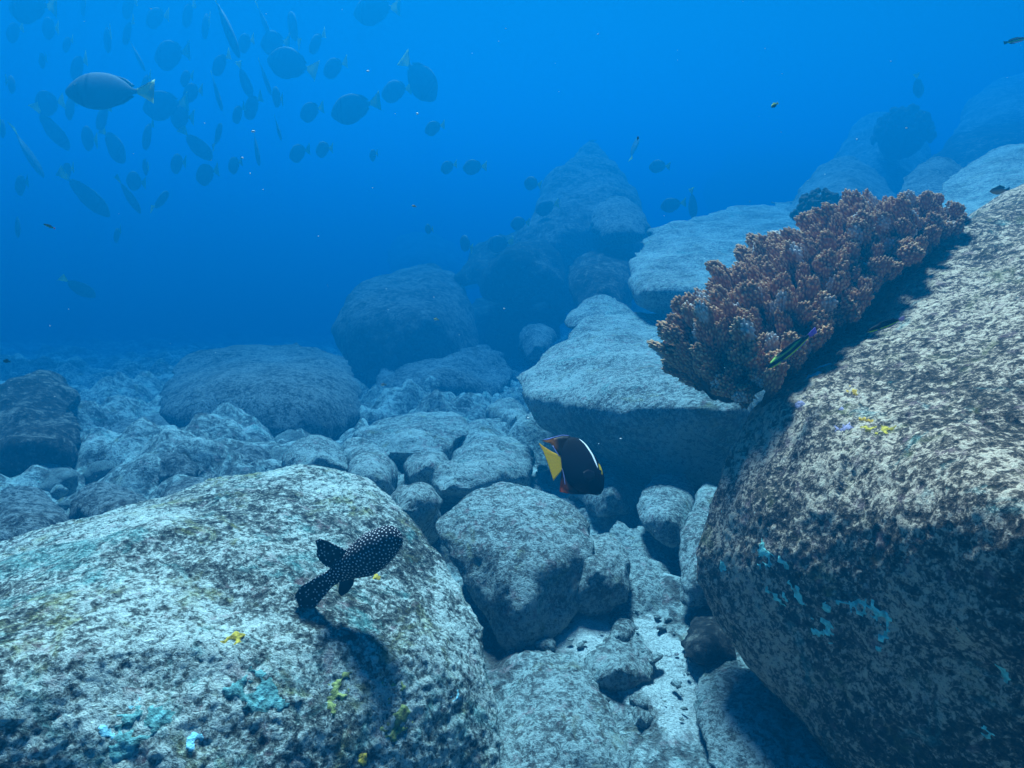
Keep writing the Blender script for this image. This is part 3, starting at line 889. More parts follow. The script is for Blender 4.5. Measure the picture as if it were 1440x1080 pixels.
def make_coral():
    # the foot of the colony follows the left shoulder of the huge boulder
    foot = np.array([P(1042, 562, 2.42), P(1075, 545, 2.36), P(1135, 495, 2.5), P(1200, 432, 2.64), P(1270, 376, 2.79), P(1335, 330, 2.92)])
    rad = np.array([0.30, 0.34, 0.36, 0.36, 0.32, 0.19])
    t = np.linspace(0, 1, len(foot))
    root = bpy.data.objects.new('coral_colony', None)
    COL.objects.link(root)
    base0 = foot.mean(0)
    root.location = base0
    tag(root, 'brown cauliflower coral with pale knobbly tips growing along the shoulder of the huge boulder', 'coral')
    out_dir = RGT * -0.66 + UPV * 0.75           # away from the boulder, up and left
    cam_dir = -FWD
    line = foot[-1] - foot[0]
    line /= np.linalg.norm(line)

    def at(s):
        return np.array([np.interp(s, t, foot[:, j]) for j in range(3)]), float(np.interp(s, t, rad))

    # dark core: its colour paints in the shade between the branches
    bm = bmesh.new()
    for s in np.linspace(0.0, 1.0, 12):
        c, r = at(s)
        q = c + out_dir * r * 0.28 - base0
        bmesh.ops.create_icosphere(bm, subdivisions=2, radius=r * 0.30, matrix=Matrix.Translation(Vector(q)))
    v, n, f = evaluate(bm, [('REMESH', dict(mode='VOXEL', voxel_size=0.03)), ('SMOOTH', dict(factor=0.5, iterations=4))])
    v = v + n * (0.03 * fbm(v * 12, 3, 3))[:, None]
    core = link('base', mesh_np('base', v, f, M['coral_base']), root)
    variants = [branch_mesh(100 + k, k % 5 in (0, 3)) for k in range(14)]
    rg = np.random.default_rng(12)
    cand = []
    # evenly spread directions on a half-tube around the foot line with a rounded lower end
    tries = 0
    while len(cand) < 420 and tries < 90000:
        tries += 1
        s = rg.uniform(-0.05, 1.0)
        th = math.radians(rg.uniform(-52, 74))
        c, r = at(min(max(s, 0), 1))
        d = out_dir * math.cos(th) + cam_dir * math.sin(th)
        if s < 0.12:
            d = d - line * (0.12 - s) * rg.uniform(0.5, 2.0)
        if s > 0.9:
            d = d + line * (s - 0.9) * 2.0
        d = d / np.linalg.norm(d)
        rr = r * (1.0 + 0.13 * rg.normal()) * (1 - 0.22 * max(0.0, math.sin(th)))
        tip = c + d * rr
        sp = 0.066 if s < 0.75 else 0.058
        if any(np.linalg.norm(tip - q[0]) < sp for q in cand):
            continue
        cand.append((tip, d, rr, c, s, th))
    # the ones that show largest become parts, the rest one mass
    cand.sort(key=lambda q: np.linalg.norm(q[0] - CAM) - 0.3 * math.sin(q[5]))
    restV, restF, restC, off = [], [], [], 0
    for i, (tip, d, rr, c, s, th) in enumerate(cand):
        L = min(0.19, rr * 0.58) * rg.uniform(0.9, 1.15)
        axis = Vector(d + rg.normal(0, 0.16, 3) + np.array([0, 0, 0.12])).normalized()
        org = Vector(tip) - axis * L - Vector(base0)
        wd = rg.uniform(0.75, 1.05) * (0.106 if s < 0.8 else 0.098)
        q = axis.to_track_quat('Z', 'Y')
        M4 = Matrix.Translation(org) @ q.to_matrix().to_4x4() @ Matrix.Rotation(rg.uniform(0, 6.28), 4, 'Z') @ Matrix.Diagonal(Vector((wd, wd, L, 1)))
        me = variants[int(rg.integers(len(variants)))]
        if i < 100:
            o = link('branch', me, root)
            o.matrix_local = M4
        else:
            v, n, f = get_np(me)
            A = np.array(M4)
            restV.append(v @ A[:3, :3].T + A[:3, 3])
            restF.append(f + off)
            cc = np.empty(len(v) * 4, dtype=np.float32)
            me.color_attributes['Col'].data.foreach_get('color', cc)
            restC.append(cc.reshape(-1, 4)[:, :3])
            off += len(v)
    if restV:
        me = mesh_np('branch_mass', np.vstack(restV), np.vstack(restF), M['coral'])
        set_color(me, np.vstack(restC))
        o = link('branch_mass', me, root)
        o['kind'] = 'stuff'
    print('coral branches', len(cand))


make_coral()


def coral_head(label, px, py, d, rpx, n, seed, col):
    """A distant bushy coral head: a dome of stubby twigs."""
    d = far_off(d)
    c = P(px, py, d)
    r = rpx * d / FPX
    rg = np.random.default_rng(seed)
    balls = []
    bm = bmesh.new()
    bmesh.ops.create_icosphere(bm, subdivisions=3, radius=r * 0.8)
    for k in range(n):
        z = rg.uniform(-0.2, 1.0)
        a = rg.uniform(0, 6.283)
        q = Vector((math.sqrt(max(0, 1 - z * z)) * math.cos(a), math.sqrt(max(0, 1 - z * z)) * math.sin(a), z)) * r * rg.uniform(0.85, 1.02)
        s = r * rg.uniform(0.07, 0.13)
        bmesh.ops.create_icosphere(bm, subdivisions=2, radius=1, matrix=Matrix.Translation(q) @ Matrix.Diagonal(Vector((s, s, s * 1.3, 1))))
    v, n_, f = evaluate(bm, [('REMESH', dict(mode='VOXEL', voxel_size=r * 0.035)), ('SMOOTH', dict(factor=0.5, iterations=2))])
    v = v + n_ * (0.03 * r * fbm(v * 14 / r, 2, seed))[:, None]
    o = link('bushy_coral', mesh_np('bushy_coral', v, f, M['coral_base'] if col is None else M[col]))
    o.location = c
    tag(o, label, 'coral')


coral_head('dark bushy coral head on the dim boulder at upper right', 1268, 192, 7.6, 38, 130, 4, None)
coral_head('small dark coral clump flecked with white behind the top of the brown coral', 1150, 302, 4.6, 34, 110, 6, None)

# ------------------------------------------------------------------ fish


def spline(xs, ys, q):
    """Monotone-ish cubic interpolation."""
    xs, ys = np.asarray(xs, float), np.asarray(ys, float)
    m = np.gradient(ys, xs)
    i = np.clip(np.searchsorted(xs, q) - 1, 0, len(xs) - 2)
    h = xs[i + 1] - xs[i]
    t = (q - xs[i]) / h
    return (2 * t**3 - 3 * t**2 + 1) * ys[i] + (t**3 - 2 * t**2 + t) * h * m[i] + (-2 * t**3 + 3 * t**2) * ys[i + 1] + (t**3 - t**2) * h * m[i + 1]


def loft(st, n=40, ring=24, pw=2.0, bend=0.0):
    """Body from stations (x, z_top, z_bottom, half_width)."""
    st = np.array(sorted(st), float)
    u = 0.5 - 0.5 * np.cos(np.linspace(0, math.pi, n))
    q = st[0, 0] + u * (st[-1, 0] - st[0, 0])
    zt, zb, hw = (spline(st[:, 0], st[:, k], q) for k in (1, 2, 3))
    V = []
    for x, a, b, w_ in zip(q, zt, zb, hw):
        ang = np.linspace(0, 2 * math.pi, ring, endpoint=False)
        cz, sz = np.sin(ang), np.cos(ang)
        zz = (a + b) / 2 + np.sign(cz) * np.abs(cz) ** (2 / pw) * (a - b) / 2
        yy = np.sign(sz) * np.abs(sz) ** (2 / pw) * max(w_, 1e-4)
        V.append(np.stack([np.full(ring, x), yy, zz], 1))
    V = np.vstack(V)
    F = []
    for i in range(n - 1):
        for j in range(ring):
            k = (j + 1) % ring
            F.append((i * ring + j, i * ring + k, (i + 1) * ring + k, (i + 1) * ring + j))
    F.append(tuple(range(ring))[::-1])
    F.append(tuple((n - 1) * ring + j for j in range(ring)))
    if bend:
        V[:, 1] += bend * V[:, 0] ** 2
    return V, F


def plate(poly, t0=0.002, rows=None, y=0.0, wave=0.0):
    """A fin: polygon in x, z filled with a fine lattice, thin, slightly rippled."""
    bm = bmesh.new()
    vs = [bm.verts.new((p[0], 0, p[1])) for p in poly]
    bm.faces.new(vs)
    bmesh.ops.triangulate(bm, faces=bm.faces[:])
    bmesh.ops.subdivide_edges(bm, edges=bm.edges[:], cuts=3, use_grid_fill=True)
    r = bmesh.ops.extrude_face_region(bm, geom=bm.faces[:])
    for g in r['geom']:
        if isinstance(g, bmesh.types.BMVert):
            g.co.y += t0
    bm.verts.ensure_lookup_table()
    bmesh.ops.recalc_face_normals(bm, faces=bm.faces[:])
    bm.verts.index_update()
    V = np.array([x.co[:] for x in bm.verts])
    F = [tuple(x.index for x in fc.verts) for fc in bm.faces]
    bm.free()
    V[:, 1] += y - t0 / 2
    if wave:
        V[:, 1] += wave * np.sin(V[:, 0] * 60 + V[:, 2] * 30)
    return V, F


def part(name, VF, mat, parent, colfn=None):
    V, F = VF
    me = mesh_np(name, V, F, mat, smooth=True)
    if colfn is not None:
        c = colfn(V) if callable(colfn) else np.tile(np.array(colfn), (len(V), 1))
        set_color(me, c)
    return link(name, me, parent)


def eye_part(parent, x, y, z, r):
    v, f = ico(2)
    v = v * np.array([r, r * 0.5, r]) + np.array([x, y, z])
    return link('eye', mesh_np('eye', v, f, M['eye']), parent)


def empty(name):
    o = bpy.data.objects.new(name, None)
    COL.objects.link(o)
    return o


def orient(o, pos, heading, up, scale=1.0):
    x = Vector(heading).normalized()
    z = Vector(up)
    z = (z - x * z.dot(x)).normalized()
    y = z.cross(x)
    R = Matrix((x, y, z)).transposed().to_4x4()
    o.matrix_world = Matrix.Translation(Vector(pos)) @ R @ Matrix.Scale(scale, 4)


def scr(hx, hy, hz):
    """Direction: right, up in the picture, away from the camera."""
    return RGT * hx + UPV * hy + FWD * hz


def lerp(a, b, t):
    return np.asarray(a) + (np.asarray(b) - np.asarray(a)) * np.asarray(t)[:, None]


# --- spotted pufferfish
def make_puffer():
    root = empty('pufferfish')
    tag(root, 'black pufferfish with white polka dots swimming above the left foreground boulder', 'fish')
    st = [(-0.175, 0.027, -0.031, 0.010), (-0.14, 0.029, -0.033, 0.015), (-0.10, 0.037, -0.043, 0.027), (-0.05, 0.050, -0.058, 0.046), (0.0, 0.060, -0.072, 0.058), (0.05, 0.062, -0.070, 0.060),
          (0.10, 0.058, -0.060, 0.056), (0.14, 0.052, -0.048, 0.049), (0.166, 0.042, -0.036, 0.039), (0.180, 0.027, -0.024, 0.026), (0.188, 0.010, -0.010, 0.010)]
    blk = np.array([0.010, 0.009, 0.014])
    wht = np.array([0.80, 0.78, 0.80])

    def dots(sp, r, seed):
        def fn(V):
            idx = poisson_pick(V, sp, seed)
            d = nearest_dist(V, V[idx])
            return lerp(blk, wht, np.clip((r - d) / 0.0010, 0, 1))
        return fn
    def droop(V):
        V[:, 2] -= 0.45 * np.clip(-(V[:, 0] + 0.06), 0, None) ** 2
        return V
    st = [(x, a * (1.08 if x > 0.02 else 1.0), b * 1.04, w_ * 1.06) for x, a, b, w_ in st]
    V, F = loft(st, 230, 210, 2.2)
    part('body', (droop(V), F), M['fish'], root, dots(0.0118, 0.0030, 1))

    def fin(poly, nm, t0=0.006, sp=0.0118):
        bm = bmesh.new()
        bm.faces.new([bm.verts.new((p[0], 0, p[1])) for p in poly])
        bmesh.ops.triangulate(bm, faces=bm.faces[:])
        for _ in range(5):
            bmesh.ops.subdivide_edges(bm, edges=bm.edges[:], cuts=1, use_grid_fill=True)
            bmesh.ops.triangulate(bm, faces=bm.faces[:])
        r = bmesh.ops.extrude_face_region(bm, geom=bm.faces[:])
        for g in r['geom']:
            if isinstance(g, bmesh.types.BMVert):
                g.co.y += t0
        bmesh.ops.recalc_face_normals(bm, faces=bm.faces[:])
        bm.verts.index_update()
        V = np.array([x.co[:] for x in bm.verts])
        V[:, 1] -= t0 / 2
        F = [tuple(x.index for x in fc.verts) for fc in bm.faces]
        bm.free()
        return part(nm, (droop(V) if nm != 'pectoral_fin' else V, F), M['fish'], root, dots(sp, 0.0030, 3) if sp else blk)
    fin([(-0.165, 0.027), (-0.165, -0.031), (-0.22, -0.040), (-0.275, -0.050), (-0.312, -0.045), (-0.328, -0.006), (-0.320, 0.036), (-0.285, 0.046), (-0.22, 0.036)], 'tail_fin')
    fin([(-0.125, 0.022), (-0.040, 0.050), (-0.062, 0.086), (-0.082, 0.116), (-0.104, 0.142), (-0.124, 0.144), (-0.132, 0.122), (-0.150, 0.102), (-0.154, 0.075), (-0.146, 0.045)], 'dorsal_fin')
    fin([(-0.125, -0.022), (-0.07, -0.045), (-0.095, -0.072), (-0.135, -0.085), (-0.165, -0.082), (-0.165, -0.062)], 'anal_fin', 0.005, None)
    for s in (-1, 1):
        o = fin([(0.045, -0.012), (0.03, -0.040), (0.0, -0.052), (-0.022, -0.036), (-0.018, -0.004), (0.008, 0.018), (0.04, 0.012)], 'pectoral_fin', 0.004, None)
        o.matrix_local = Matrix.Translation(Vector((0.035, s * 0.048, 0.0))) @ Matrix.Rotation(s * -0.85, 4, 'Z')
        eye_part(root, 0.128, s * 0.045, 0.026, 0.011)
    # head up and to the right, back turned a little to the camera
    orient(root, P(510, 783, 1.77), scr(0.84, 0.49, 0.14), scr(-0.52, 0.74, -0.30), 0.70)
    root.scale = (0.62, 0.70, 0.75)


make_puffer()


# --- king angelfish style fish
def make_angelfish():
    root = empty('angelfish')
    tag(root, 'dark blue angelfish with white bar, orange-edged fins and bright yellow tail', 'fish')
    k = 0.206 / 640.0              # metres per pixel of the enlarged photograph

    def q(x, y):
        return ((x - 700) * k, -(y - 570) * k)
    prof = [(540, 482, 606, 0.003), (565, 405, 690, 0.007), (615, 322, 775, 0.012), (680, 284, 828, 0.017), (750, 298, 850, 0.021), (830, 368, 862, 0.023), (885, 452, 868, 0.022), (930, 528, 846, 0.018), (958, 602, 790, 0.012), (972, 665, 730, 0.005)]
    st = [(q(x, a)[0], q(x, a)[1], q(x, b)[1], w_) for x, a, b, w_ in prof]
    navy = np.array([0.002, 0.003, 0.012])
    black = np.array([0.002, 0.002, 0.004])

    def body_col(V):
        X = V[:, 0] / k + 700
        Y = 570 - V[:, 2] / k
        c = lerp(navy, black, np.clip((500 - Y) / 250, 0, 1))
        bar = np.interp(Y, [295, 370, 480, 615], [752, 815, 868, 903])
        wd = np.interp(Y, [290, 310, 400, 560, 615, 630], [0, 10, 13, 10, 5, 0])
        c = lerp(c, (0.72, 0.78, 0.80), np.clip((wd - np.abs(X - bar)) / 4, 0, 1)) if False else c + (np.array([0.90, 0.92, 0.92]) - c) * np.clip((wd - np.abs(X - bar)) / 3, 0, 1)[:, None]
        fc = np.clip(1 - np.hypot((X - 938 - (Y - 640) * 0.15) / 16, (Y - 630) / 62), 0, 1)
        c = c + (np.array([0.62, 0.40, 0.02]) - c) * np.clip(fc * 4, 0, 1)[:, None]
        bl = np.clip((X - 540) / 60, 0, 1)
        low = np.clip((Y - 760) / 110, 0, 1) * np.clip((820 - X) / 150, 0, 1)
        c = c + (np.array([0.20, 0.035, 0.02]) - c) * low[:, None]
        return c
    part('body', loft(st, 160, 120, 2.0), M['fish'], root, body_col)

    def fin_col(V):
        X = V[:, 0] / k + 700
        t = np.clip((530 - X) / 120, 0, 1)
        return lerp((0.012, 0.005, 0.007), (1.0, 0.30, 0.03), t)

    part('dorsal_fin', plate([q(*p) for p in [(700, 300), (650, 268), (580, 263), (490, 284), (420, 306), (362, 314), (400, 330), (438, 338), (472, 372), (502, 432), (540, 500), (600, 420), (660, 340)]], 0.004), M['fin'], root, fin_col)
    part('anal_fin', plate([q(*p) for p in [(548, 560), (556, 680), (560, 765), (535, 800), (496, 828), (560, 846), (650, 856), (760, 862), (800, 850), (700, 800), (620, 700)]], 0.004), M['fin'], root,
         lambda V: lerp((0.02, 0.005, 0.006), (1.0, 0.16, 0.03), np.clip((590 - (V[:, 0] / k + 700)) / 90, 0, 1) * np.clip((570 - V[:, 2] / k - 720) / 80, 0.05, 1)))
    # lilac trailing edges
    for nm, pl in (('dorsal_fin_edge', [(362, 311), (490, 280), (580, 259), (650, 264), (650, 270), (580, 266), (490, 288), (420, 310)]),
                   ('dorsal_fin_edge', [(472, 370), (502, 430), (530, 480), (524, 482), (494, 434), (464, 374)]),
                   ('anal_fin_edge', [(549, 600), (560, 690), (562, 765), (554, 766), (551, 690), (543, 604)])):
        part(nm, plate([q(*p) for p in pl], 0.005), M['fin'], root, np.array([0.35, 0.40, 0.80]))

    def tail_col(V):
        X, Y = V[:, 0] / k + 700, 570 - V[:, 2] / k
        a = np.arctan2(Y - 545, 640 - X)
        return lerp((1.0, 0.66, 0.0), (1.0, 0.50, 0.0), 0.5 + 0.5 * np.sin(a * 46))
    tail = [(556, 545), (552, 606), (500, 662), (442, 722), (424, 640), (398, 535), (366, 430), (328, 342), (380, 384), (452, 432), (538, 474)]
    o = part('tail_fin', plate([q(*p) for p in tail], 0.004), M['fin'], root, None)
    # finer lattice for the rays
    bm = bmesh.new()
    bm.from_mesh(o.data)
    bmesh.ops.triangulate(bm, faces=bm.faces[:])
    for _ in range(2):
        bmesh.ops.subdivide_edges(bm, edges=bm.edges[:], cuts=1, use_grid_fill=True)
        bmesh.ops.triangulate(bm, faces=bm.faces[:])
    bm.to_mesh(o.data)
    bm.free()
    v, n, f = get_np(o.data)
    set_color(o.data, tail_col(v))
    for s in (-1, 1):
        pf = part('pectoral_fin', plate([(0, 0.008), (0, -0.010), (-0.03, -0.028), (-0.05, -0.022), (-0.052, 0.0), (-0.03, 0.012)], 0.002), M['fin'], root, np.array([0.012, 0.014, 0.03]))
        pf.matrix_local = Matrix.Translation(Vector((q(870, 680)[0], s * 0.020, q(870, 690)[1]))) @ Matrix.Rotation(s * -0.5, 4, 'Z')
        eye_part(root, q(925, 655)[0], s * 0.0165, q(925, 655)[1], 0.006)
    ctr = P(720 + 700 / 7.7125, 580 + 570 / 7.7125, 1.80)
    orient(root, ctr, scr(1, 0.0, 0.12), scr(0, 0.87, 0.49), 1.0)
    root.scale = (0.81, 0.76, 0.89)


make_angelfish()


# --- slender striped wrasses
def make_wrasse(label, pos, heading, up, L, tailcol, group='striped wrasses by the coral', stripes=2):
    root = empty('wrasse')
    tag(root, label, 'fish', group)
    st = [(-0.38, 0.028, -0.030, 0.012), (-0.25, 0.050, -0.055, 0.03), (-0.05, 0.078, -0.085, 0.055), (0.15, 0.085, -0.09, 0.06), (0.32, 0.070, -0.070, 0.05), (0.44, 0.040, -0.042, 0.03), (0.50, 0.006, -0.012, 0.006)]

    def col(V):
        z = V[:, 2] / 0.085
        c = np.tile(np.array([0.008, 0.009, 0.014]), (len(V), 1))
        lo = np.clip(1 - np.abs(z + 0.30) / 0.24, 0, 1)
        c = c + (np.array([0.42, 0.75, 0.02]) - c) * np.clip(lo * 3, 0, 1)[:, None]
        be = np.clip((-0.62 - z) / 0.15, 0, 1)
        c = c + (np.array([0.45, 0.46, 0.72]) - c) * be[:, None]
        if stripes > 1:
            hi = np.clip(1 - np.abs(z - 0.72) / 0.16, 0, 1)
            c = c + (np.array([0.30, 0.50, 0.10]) - c) * np.clip(hi * 3, 0, 1)[:, None]
        return c
    part('body', loft(st, 80, 64), M['fish'], root, col)
    part('tail_fin', plate([(-0.36, 0.026), (-0.36, -0.028), (-0.44, -0.050), (-0.54, -0.062), (-0.52, 0.0), (-0.54, 0.060), (-0.44, 0.046)], 0.012), M['fin'], root, np.array(tailcol))
    part('dorsal_fin', plate([(0.25, 0.074), (-0.28, 0.044), (-0.33, 0.062), (-0.10, 0.108), (0.12, 0.112)], 0.010), M['fin'], root, np.array([0.01, 0.012, 0.02]))
    part('anal_fin', plate([(0.0, -0.082), (-0.28, -0.048), (-0.32, -0.070), (-0.12, -0.108)], 0.010), M['fin'], root, np.array([0.20, 0.18, 0.36]))
    for s in (-1, 1):
        eye_part(root, 0.41, s * 0.034, 0.012, 0.014)
        pf = part('pectoral_fin', plate([(0, 0.02), (0, -0.02), (-0.08, -0.045), (-0.10, -0.005)], 0.004), M['fin'], root, np.array([0.25, 0.26, 0.30]))
        pf.matrix_local = Matrix.Translation(Vector((0.27, s * 0.055, -0.015))) @ Matrix.Rotation(s * -0.4, 4, 'Z')
    orient(root, pos, heading, up, L)
    return root


make_wrasse('slender black wrasse with lime stripes and purple tail hugging the coral foot', P(1112, 492, 1.98), scr(-0.80, -0.60, -0.1), scr(-0.55, 0.65, -0.55), 0.185, (0.22, 0.12, 0.50))
make_wrasse('slender black-backed wrasse hovering over bare pale rock right of the coral', P(1245, 457, 1.80), scr(-0.93, -0.33, -0.1), scr(-0.3, 0.85, -0.35), 0.108, (0.42, 0.32, 0.50), stripes=1)
make_wrasse('thin dark wrasse leaving the picture at the upper right corner', P(1428, 57, 3.2), scr(0.92, 0.26, 0.2), scr(-0.2, 0.9, 0), 0.13, (0.02, 0.02, 0.03), 'wrasses in open water', stripes=0)
make_wrasse('tiny dark wrasse with pinkish tail alone in open water at the far left', P(69, 318, 2.6), scr(-0.9, 0.35, 0.2), scr(0.2, 0.9, 0), 0.055, (0.55, 0.2, 0.3), 'wrasses in open water', stripes=1)


# --- small damsel-like fish
def make_small(label, pos, heading, up, L, back, belly):
    root = empty('small_fish')
    tag(root, label, 'fish', 'tiny fish scattered in open water')
    st = [(-0.36, 0.05, -0.05, 0.02), (-0.2, 0.14, -0.14, 0.06), (0.05, 0.22, -0.22, 0.10), (0.28, 0.18, -0.17, 0.09), (0.43, 0.09, -0.08, 0.05), (0.5, 0.01, -0.01, 0.01)]
    part('body', loft(st, 30, 20), M['fish'], root, lambda V: lerp(belly, back, np.clip(V[:, 2] / 0.12 * 0.5 + 0.5, 0, 1)))
    part('tail_fin', plate([(-0.33, 0.05), (-0.33, -0.05), (-0.56, -0.17), (-0.48, 0.0), (-0.56, 0.17)], 0.02), M['fin'], root, np.array(back))
    part('dorsal_fin', plate([(0.22, 0.19), (-0.28, 0.10), (-0.33, 0.17), (-0.05, 0.31)], 0.02), M['fin'], root, np.array(back))
    orient(root, pos, heading, up, L)
    return root


make_small('tiny fish with lime back and black belly in open water at upper right', P(1089, 148, 2.4), scr(-0.75, -0.5, -0.2), scr(-0.5, 0.8, 0), 0.032, (0.45, 0.6, 0.1), (0.012, 0.01, 0.02))
make_small('dark little fish with yellowish belly over the pale boulder at the right edge', P(1405, 268, 3.2), scr(-0.95, -0.05, 0.1), scr(0, 1, 0), 0.085, (0.01, 0.01, 0.012), (0.30, 0.20, 0.04))
make_small('tiny dark speck of a fish above the tall pointed boulder', P(897, 194, 3.0), scr(0.2, 0.9, 0.2), scr(0.9, -0.2, 0), 0.020, (0.02, 0.01, 0.02), (0.02, 0.01, 0.02))
make_small('tiny yellow-white fish in front of the dim large boulder', P(613, 449, 2.6), scr(-0.9, 0.1, 0.2), scr(0, 1, 0), 0.020, (0.5, 0.5, 0.2), (0.7, 0.7, 0.6))
make_small('tiny pale fish low over the rubble beside the big mound', P(539, 541, 2.6), scr(-0.95, 0.0, 0.2), scr(0, 1, 0), 0.022, (0.25, 0.25, 0.2), (0.8, 0.8, 0.75))
make_small('tiny pale yellow fish alone in the blue above the dim large boulder', P(582, 290, 2.6), scr(-0.9, 0.3, 0.2), scr(0, 1, 0), 0.018, (0.5, 0.4, 0.15), (0.7, 0.7, 0.6))
make_small('tiny dark fish at the far left just above the seabed', P(9, 508, 3.0), scr(-0.95, 0.1, 0.1), scr(0, 1, 0), 0.035, (0.02, 0.02, 0.02), (0.05, 0.05, 0.05))


# --- the school of surgeonfish
def make_surgeon():
    root = empty('surgeonfish')
    st = [(-0.34, 0.022, -0.024, 0.010), (-0.29, 0.035, -0.038, 0.015), (-0.20, 0.105, -0.110, 0.030), (-0.06, 0.180, -0.185, 0.050), (0.10, 0.205, -0.205, 0.060), (0.24, 0.185, -0.175, 0.058),
          (0.35, 0.125, -0.115, 0.045), (0.42, 0.055, -0.065, 0.026), (0.45, 0.012, -0.030, 0.010)]

    st = [(x, a * 1.26, b_ * 1.26, w_) for x, a, b_, w_ in st]

    def col(V):
        c = np.tile(np.array([0.15, 0.14, 0.14]), (len(V), 1))
        for x0 in (0.30, 0.22):
            b = np.clip(1 - np.abs(V[:, 0] - x0 + 0.1 * V[:, 2]) / 0.022, 0, 1)
            c = c + (np.array([0.012, 0.012, 0.012]) - c) * b[:, None]
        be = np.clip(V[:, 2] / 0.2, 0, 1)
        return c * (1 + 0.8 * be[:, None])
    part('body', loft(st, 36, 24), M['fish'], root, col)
    part('tail_fin', plate([(-0.32, 0.022), (-0.32, -0.024), (-0.40, -0.075), (-0.53, -0.17), (-0.48, -0.06), (-0.465, 0.0), (-0.48, 0.06), (-0.53, 0.17), (-0.40, 0.072)], 0.008), M['fin'], root, np.array([0.80, 0.80, 0.14]))
    part('dorsal_fin', plate([(0.26, 0.165), (0.05, 0.20), (-0.15, 0.135), (-0.27, 0.045), (-0.31, 0.075), (-0.20, 0.175), (-0.02, 0.245), (0.16, 0.245)], 0.008), M['fin'], root, np.array([0.035, 0.037, 0.035]))
    part('anal_fin', plate([(0.08, -0.20), (-0.15, -0.135), (-0.27, -0.045), (-0.31, -0.075), (-0.20, -0.175), (-0.02, -0.238)], 0.008), M['fin'], root, np.array([0.035, 0.037, 0.035]))
    for s in (-1, 1):
        pf = part('pectoral_fin', plate([(0, 0.03), (0, -0.03), (-0.10, -0.085), (-0.15, -0.05), (-0.11, 0.02)], 0.005), M['fin'], root, np.array([0.05, 0.05, 0.05]))
        pf.matrix_local = Matrix.Translation(Vector((0.20, s * 0.058, -0.03))) @ Matrix.Rotation(s * -0.9, 4, 'Z')
        eye_part(root, 0.345, s * 0.044, 0.045, 0.016)
    return root


def copy_tree(o, parent=None):
    c = o.copy()
    COL.objects.link(c)
    if parent:
        c.parent = parent
        c.matrix_parent_inverse = o.matrix_parent_inverse.copy()
        c.matrix_local = o.matrix_local.copy()
    for ch in list(o.children):
        copy_tree(ch, c)
    return c


